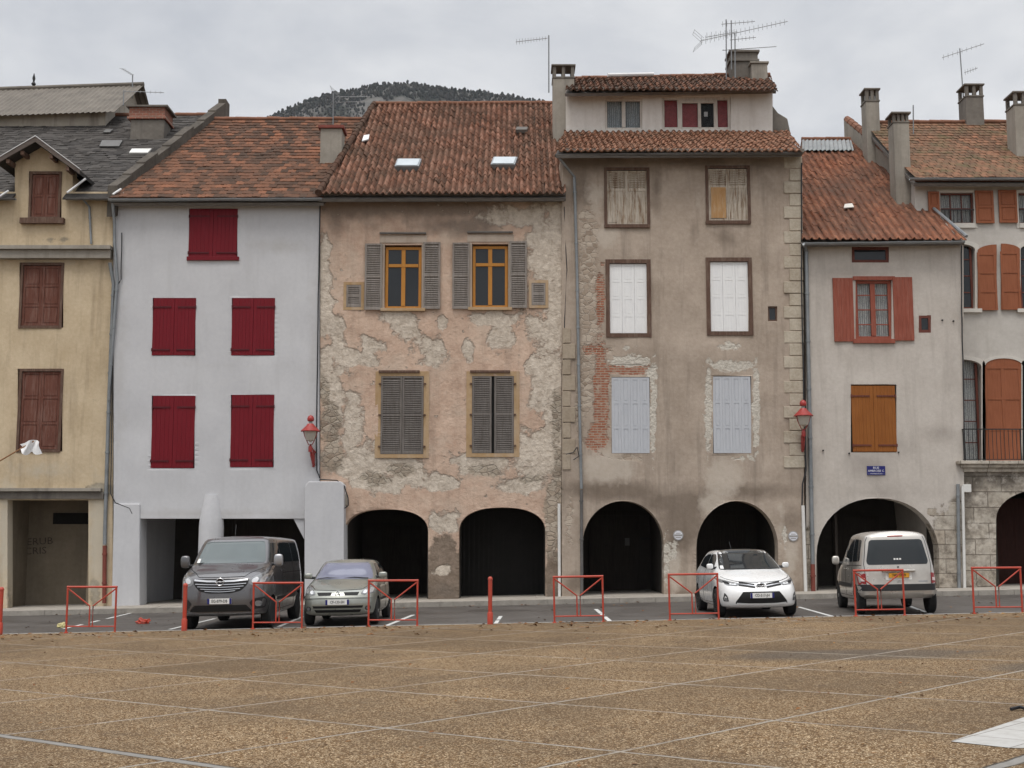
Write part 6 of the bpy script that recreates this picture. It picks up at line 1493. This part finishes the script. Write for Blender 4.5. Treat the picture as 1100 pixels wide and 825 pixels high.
for z in (.705, .735): k.hexa([(-.055,y2-.005,z-.012),(0,y2-.005,z+.008),(.055,y2-.005,z-.012),(0,y2-.005,z-.002),(-.055,y2+.012,z-.012),(0,y2+.012,z+.008),(.055,y2+.012,z-.012),(0,y2+.012,z-.002)])
k.build('emblem', M['chrome'], V4); strip(V4, bv, [(-.62,.72),(-.42,.72)], .022, 'rear', M['alloy'], 'model_badge', .006)
st = bv.ray_cast(Vector((0,9,1.19)), Vector((0,-1,0)))[0].y
for x in (-.06, 0, .06): decal(f, bv, [(x-.02,1.19),(x+.02,1.19),(x+.02,1.225),(x-.02,1.225)], 'rear', M['sticker'], 'sticker', .011, rnd=0)
for sd, sg in (('left', 1), ('right', -1)):
    decal(V4, bv, [(1.36,1.13),(2.10,1.14),(2.10,1.64),(1.88,1.63)], sd, M['carglass'], 'side_window', .005, rnd=.05); decal(V4, bv, [(2.20,1.14),(3.02,1.15),(3.02,1.66),(2.20,1.66)], sd, M['carglass'], 'side_window', .005, rnd=.06); decal(V4, bv, [(3.12,1.15),(3.80,1.17),(3.72,1.64),(3.12,1.66)], sd, M['carglass'], 'side_window', .005, rnd=.06)
    for pts in ([(2.15,.40),(2.15,1.70)], [(3.07,.62),(3.07,1.70)], [(1.12,.38),(1.10,1.1)], [(1.12,.38),(3.0,.38)], [(2.2,1.06),(3.9,1.08)]): strip(V4, bv, pts, .011, sd, M['seam'], 'door_gap', .003)
    strip(V4, bv, [(1.15,.62),(3.0,.62)], .09, sd, M['blacktrim'], 'side_moulding', .012)
    for y in (2.0, 2.3): strip(V4, bv, [(y-.08,.98),(y+.08,.985)], .03, sd, M['beigesilver'], 'door_handle', .025)
    mirror_part(V4, sg*.86, 1.22, 1.17, (.17,.12,.2), sg, M['beigesilver'], None)
    for y in (.78, 3.47): wheel(V4, sg*(.862-.10), y, .31, .18, sg, 6, M['alloy'])
# its rear bumper faces the camera: turn it round (the rear, y = 4.12, comes to the front)
p = at(968, 655, 28.65); a = math.pi+R(-6.0); off = Matrix.Rotation(a, 3, 'Z') @ Vector((0, 4.12, 0))
V4.location = (p.x-off.x, 28.65-off.y, road_z(p.x, 31)); V4.rotation_euler = (0, math.atan(K), a)
# ================================================================== LIGHT, SKY, CAMERA
W = bpy.data.worlds.new('World'); S.world = W; W.use_nodes = True; nt = W.node_tree; nt.nodes.clear()
SUN_EL, SUN_AZ = R(66), R(196)      # azimuth measured from +Y (north) clockwise: the sun stands behind the camera
def wn(t, ins=None, **kw):
    n = nt.nodes.new('ShaderNode'+t)
    for k, v in kw.items(): setattr(n, k, v)
    for k, v in (ins or {}).items():
        if isinstance(v, bpy.types.NodeSocket): nt.links.new(v, n.inputs[k])
        else: n.inputs[k].default_value = (*v, 1) if isinstance(v, tuple) and len(v) == 3 and n.inputs[k].type == 'RGBA' else v
    return n
sky = wn('TexSky', sky_type='NISHITA', sun_disc=False, sun_elevation=SUN_EL, sun_rotation=SUN_AZ)
gen = wn('TexCoord').outputs['Generated']
sep = wn('SeparateXYZ', {0: gen})
zc = wn('Math', {0: sep.outputs[2], 1: .06}, operation='MAXIMUM').outputs[0]
cl = wn('VectorMath', {0: gen, 1: wn('CombineXYZ', {0: wn('Math', {0: zc, 1: .35}, operation='ADD').outputs[0], 1: wn('Math', {0: zc, 1: .35}, operation='ADD').outputs[0], 2: 1.0}).outputs[0]}, operation='DIVIDE').outputs[0]
n1 = wn('TexNoise', {'Vector': cl, 'Scale': 2.6, 'Detail': 8.0, 'Roughness': .55, 'Distortion': .4}).outputs[0]
n2 = wn('TexNoise', {'Vector': cl, 'Scale': 8.0, 'Detail': 6.0, 'Roughness': .55}).outputs[0]
f = wn('Math', {0: n1, 1: .75, 2: wn('Math', {0: n2, 1: .25}, operation='MULTIPLY').outputs[0]}, operation='MULTIPLY_ADD').outputs[0]
f = wn('MapRange', {0: f, 1: .38, 2: .62}).outputs[0]
cloud = wn('Mix', {0: f, 6: (5.4,5.6,6.0), 7: (7.8,7.85,7.95)}, data_type='RGBA').outputs[2]
lum = wn('MapRange', {0: sep.outputs[2], 1: .44, 2: 1.0, 3: 1.0, 4: 3.0}).outputs[0]     # overcast: brighter overhead
cloud = wn('VectorMath', {0: cloud, 3: lum}, operation='SCALE').outputs[0]
mx = wn('Mix', {0: .95, 6: sky.outputs[0], 7: cloud}, data_type='RGBA').outputs[2]
bg = wn('Background', {0: mx, 1: .10}); out = wn('OutputWorld', {0: bg.outputs[0]})
sd = bpy.data.lights.new('sun', 'SUN'); sd.energy = 1.5; sd.angle = R(25); sd.color = (1, .95, .88)
so = bpy.data.objects.new('sun', sd); COL.objects.link(so)
dv = Vector((math.sin(SUN_AZ)*math.cos(SUN_EL), math.cos(SUN_AZ)*math.cos(SUN_EL), math.sin(SUN_EL)))
so.rotation_euler = dv.to_track_quat('Z', 'Y').to_euler(); so.location = (0, -20, 40)
cd = bpy.data.cameras.new('camera'); co = bpy.data.objects.new('camera', cd); COL.objects.link(co)
cd.sensor_fit = 'HORIZONTAL'; cd.sensor_width = 36; cd.lens = F*36/1100; cd.clip_start = .1; cd.clip_end = 9000
co.location = CAM; co.rotation_euler = (math.pi/2+PIT, 0, 0); S.camera = co
S.render.engine = 'CYCLES'; S.view_settings.view_transform = 'Standard'; S.view_settings.look = 'None'; S.view_settings.exposure = .10; S.view_settings.gamma = 1
try: S.cycles.use_denoising = True
except Exception: pass
S.cycles.max_bounces = 6; S.cycles.diffuse_bounces = 3; S.cycles.transparent_max_bounces = 12
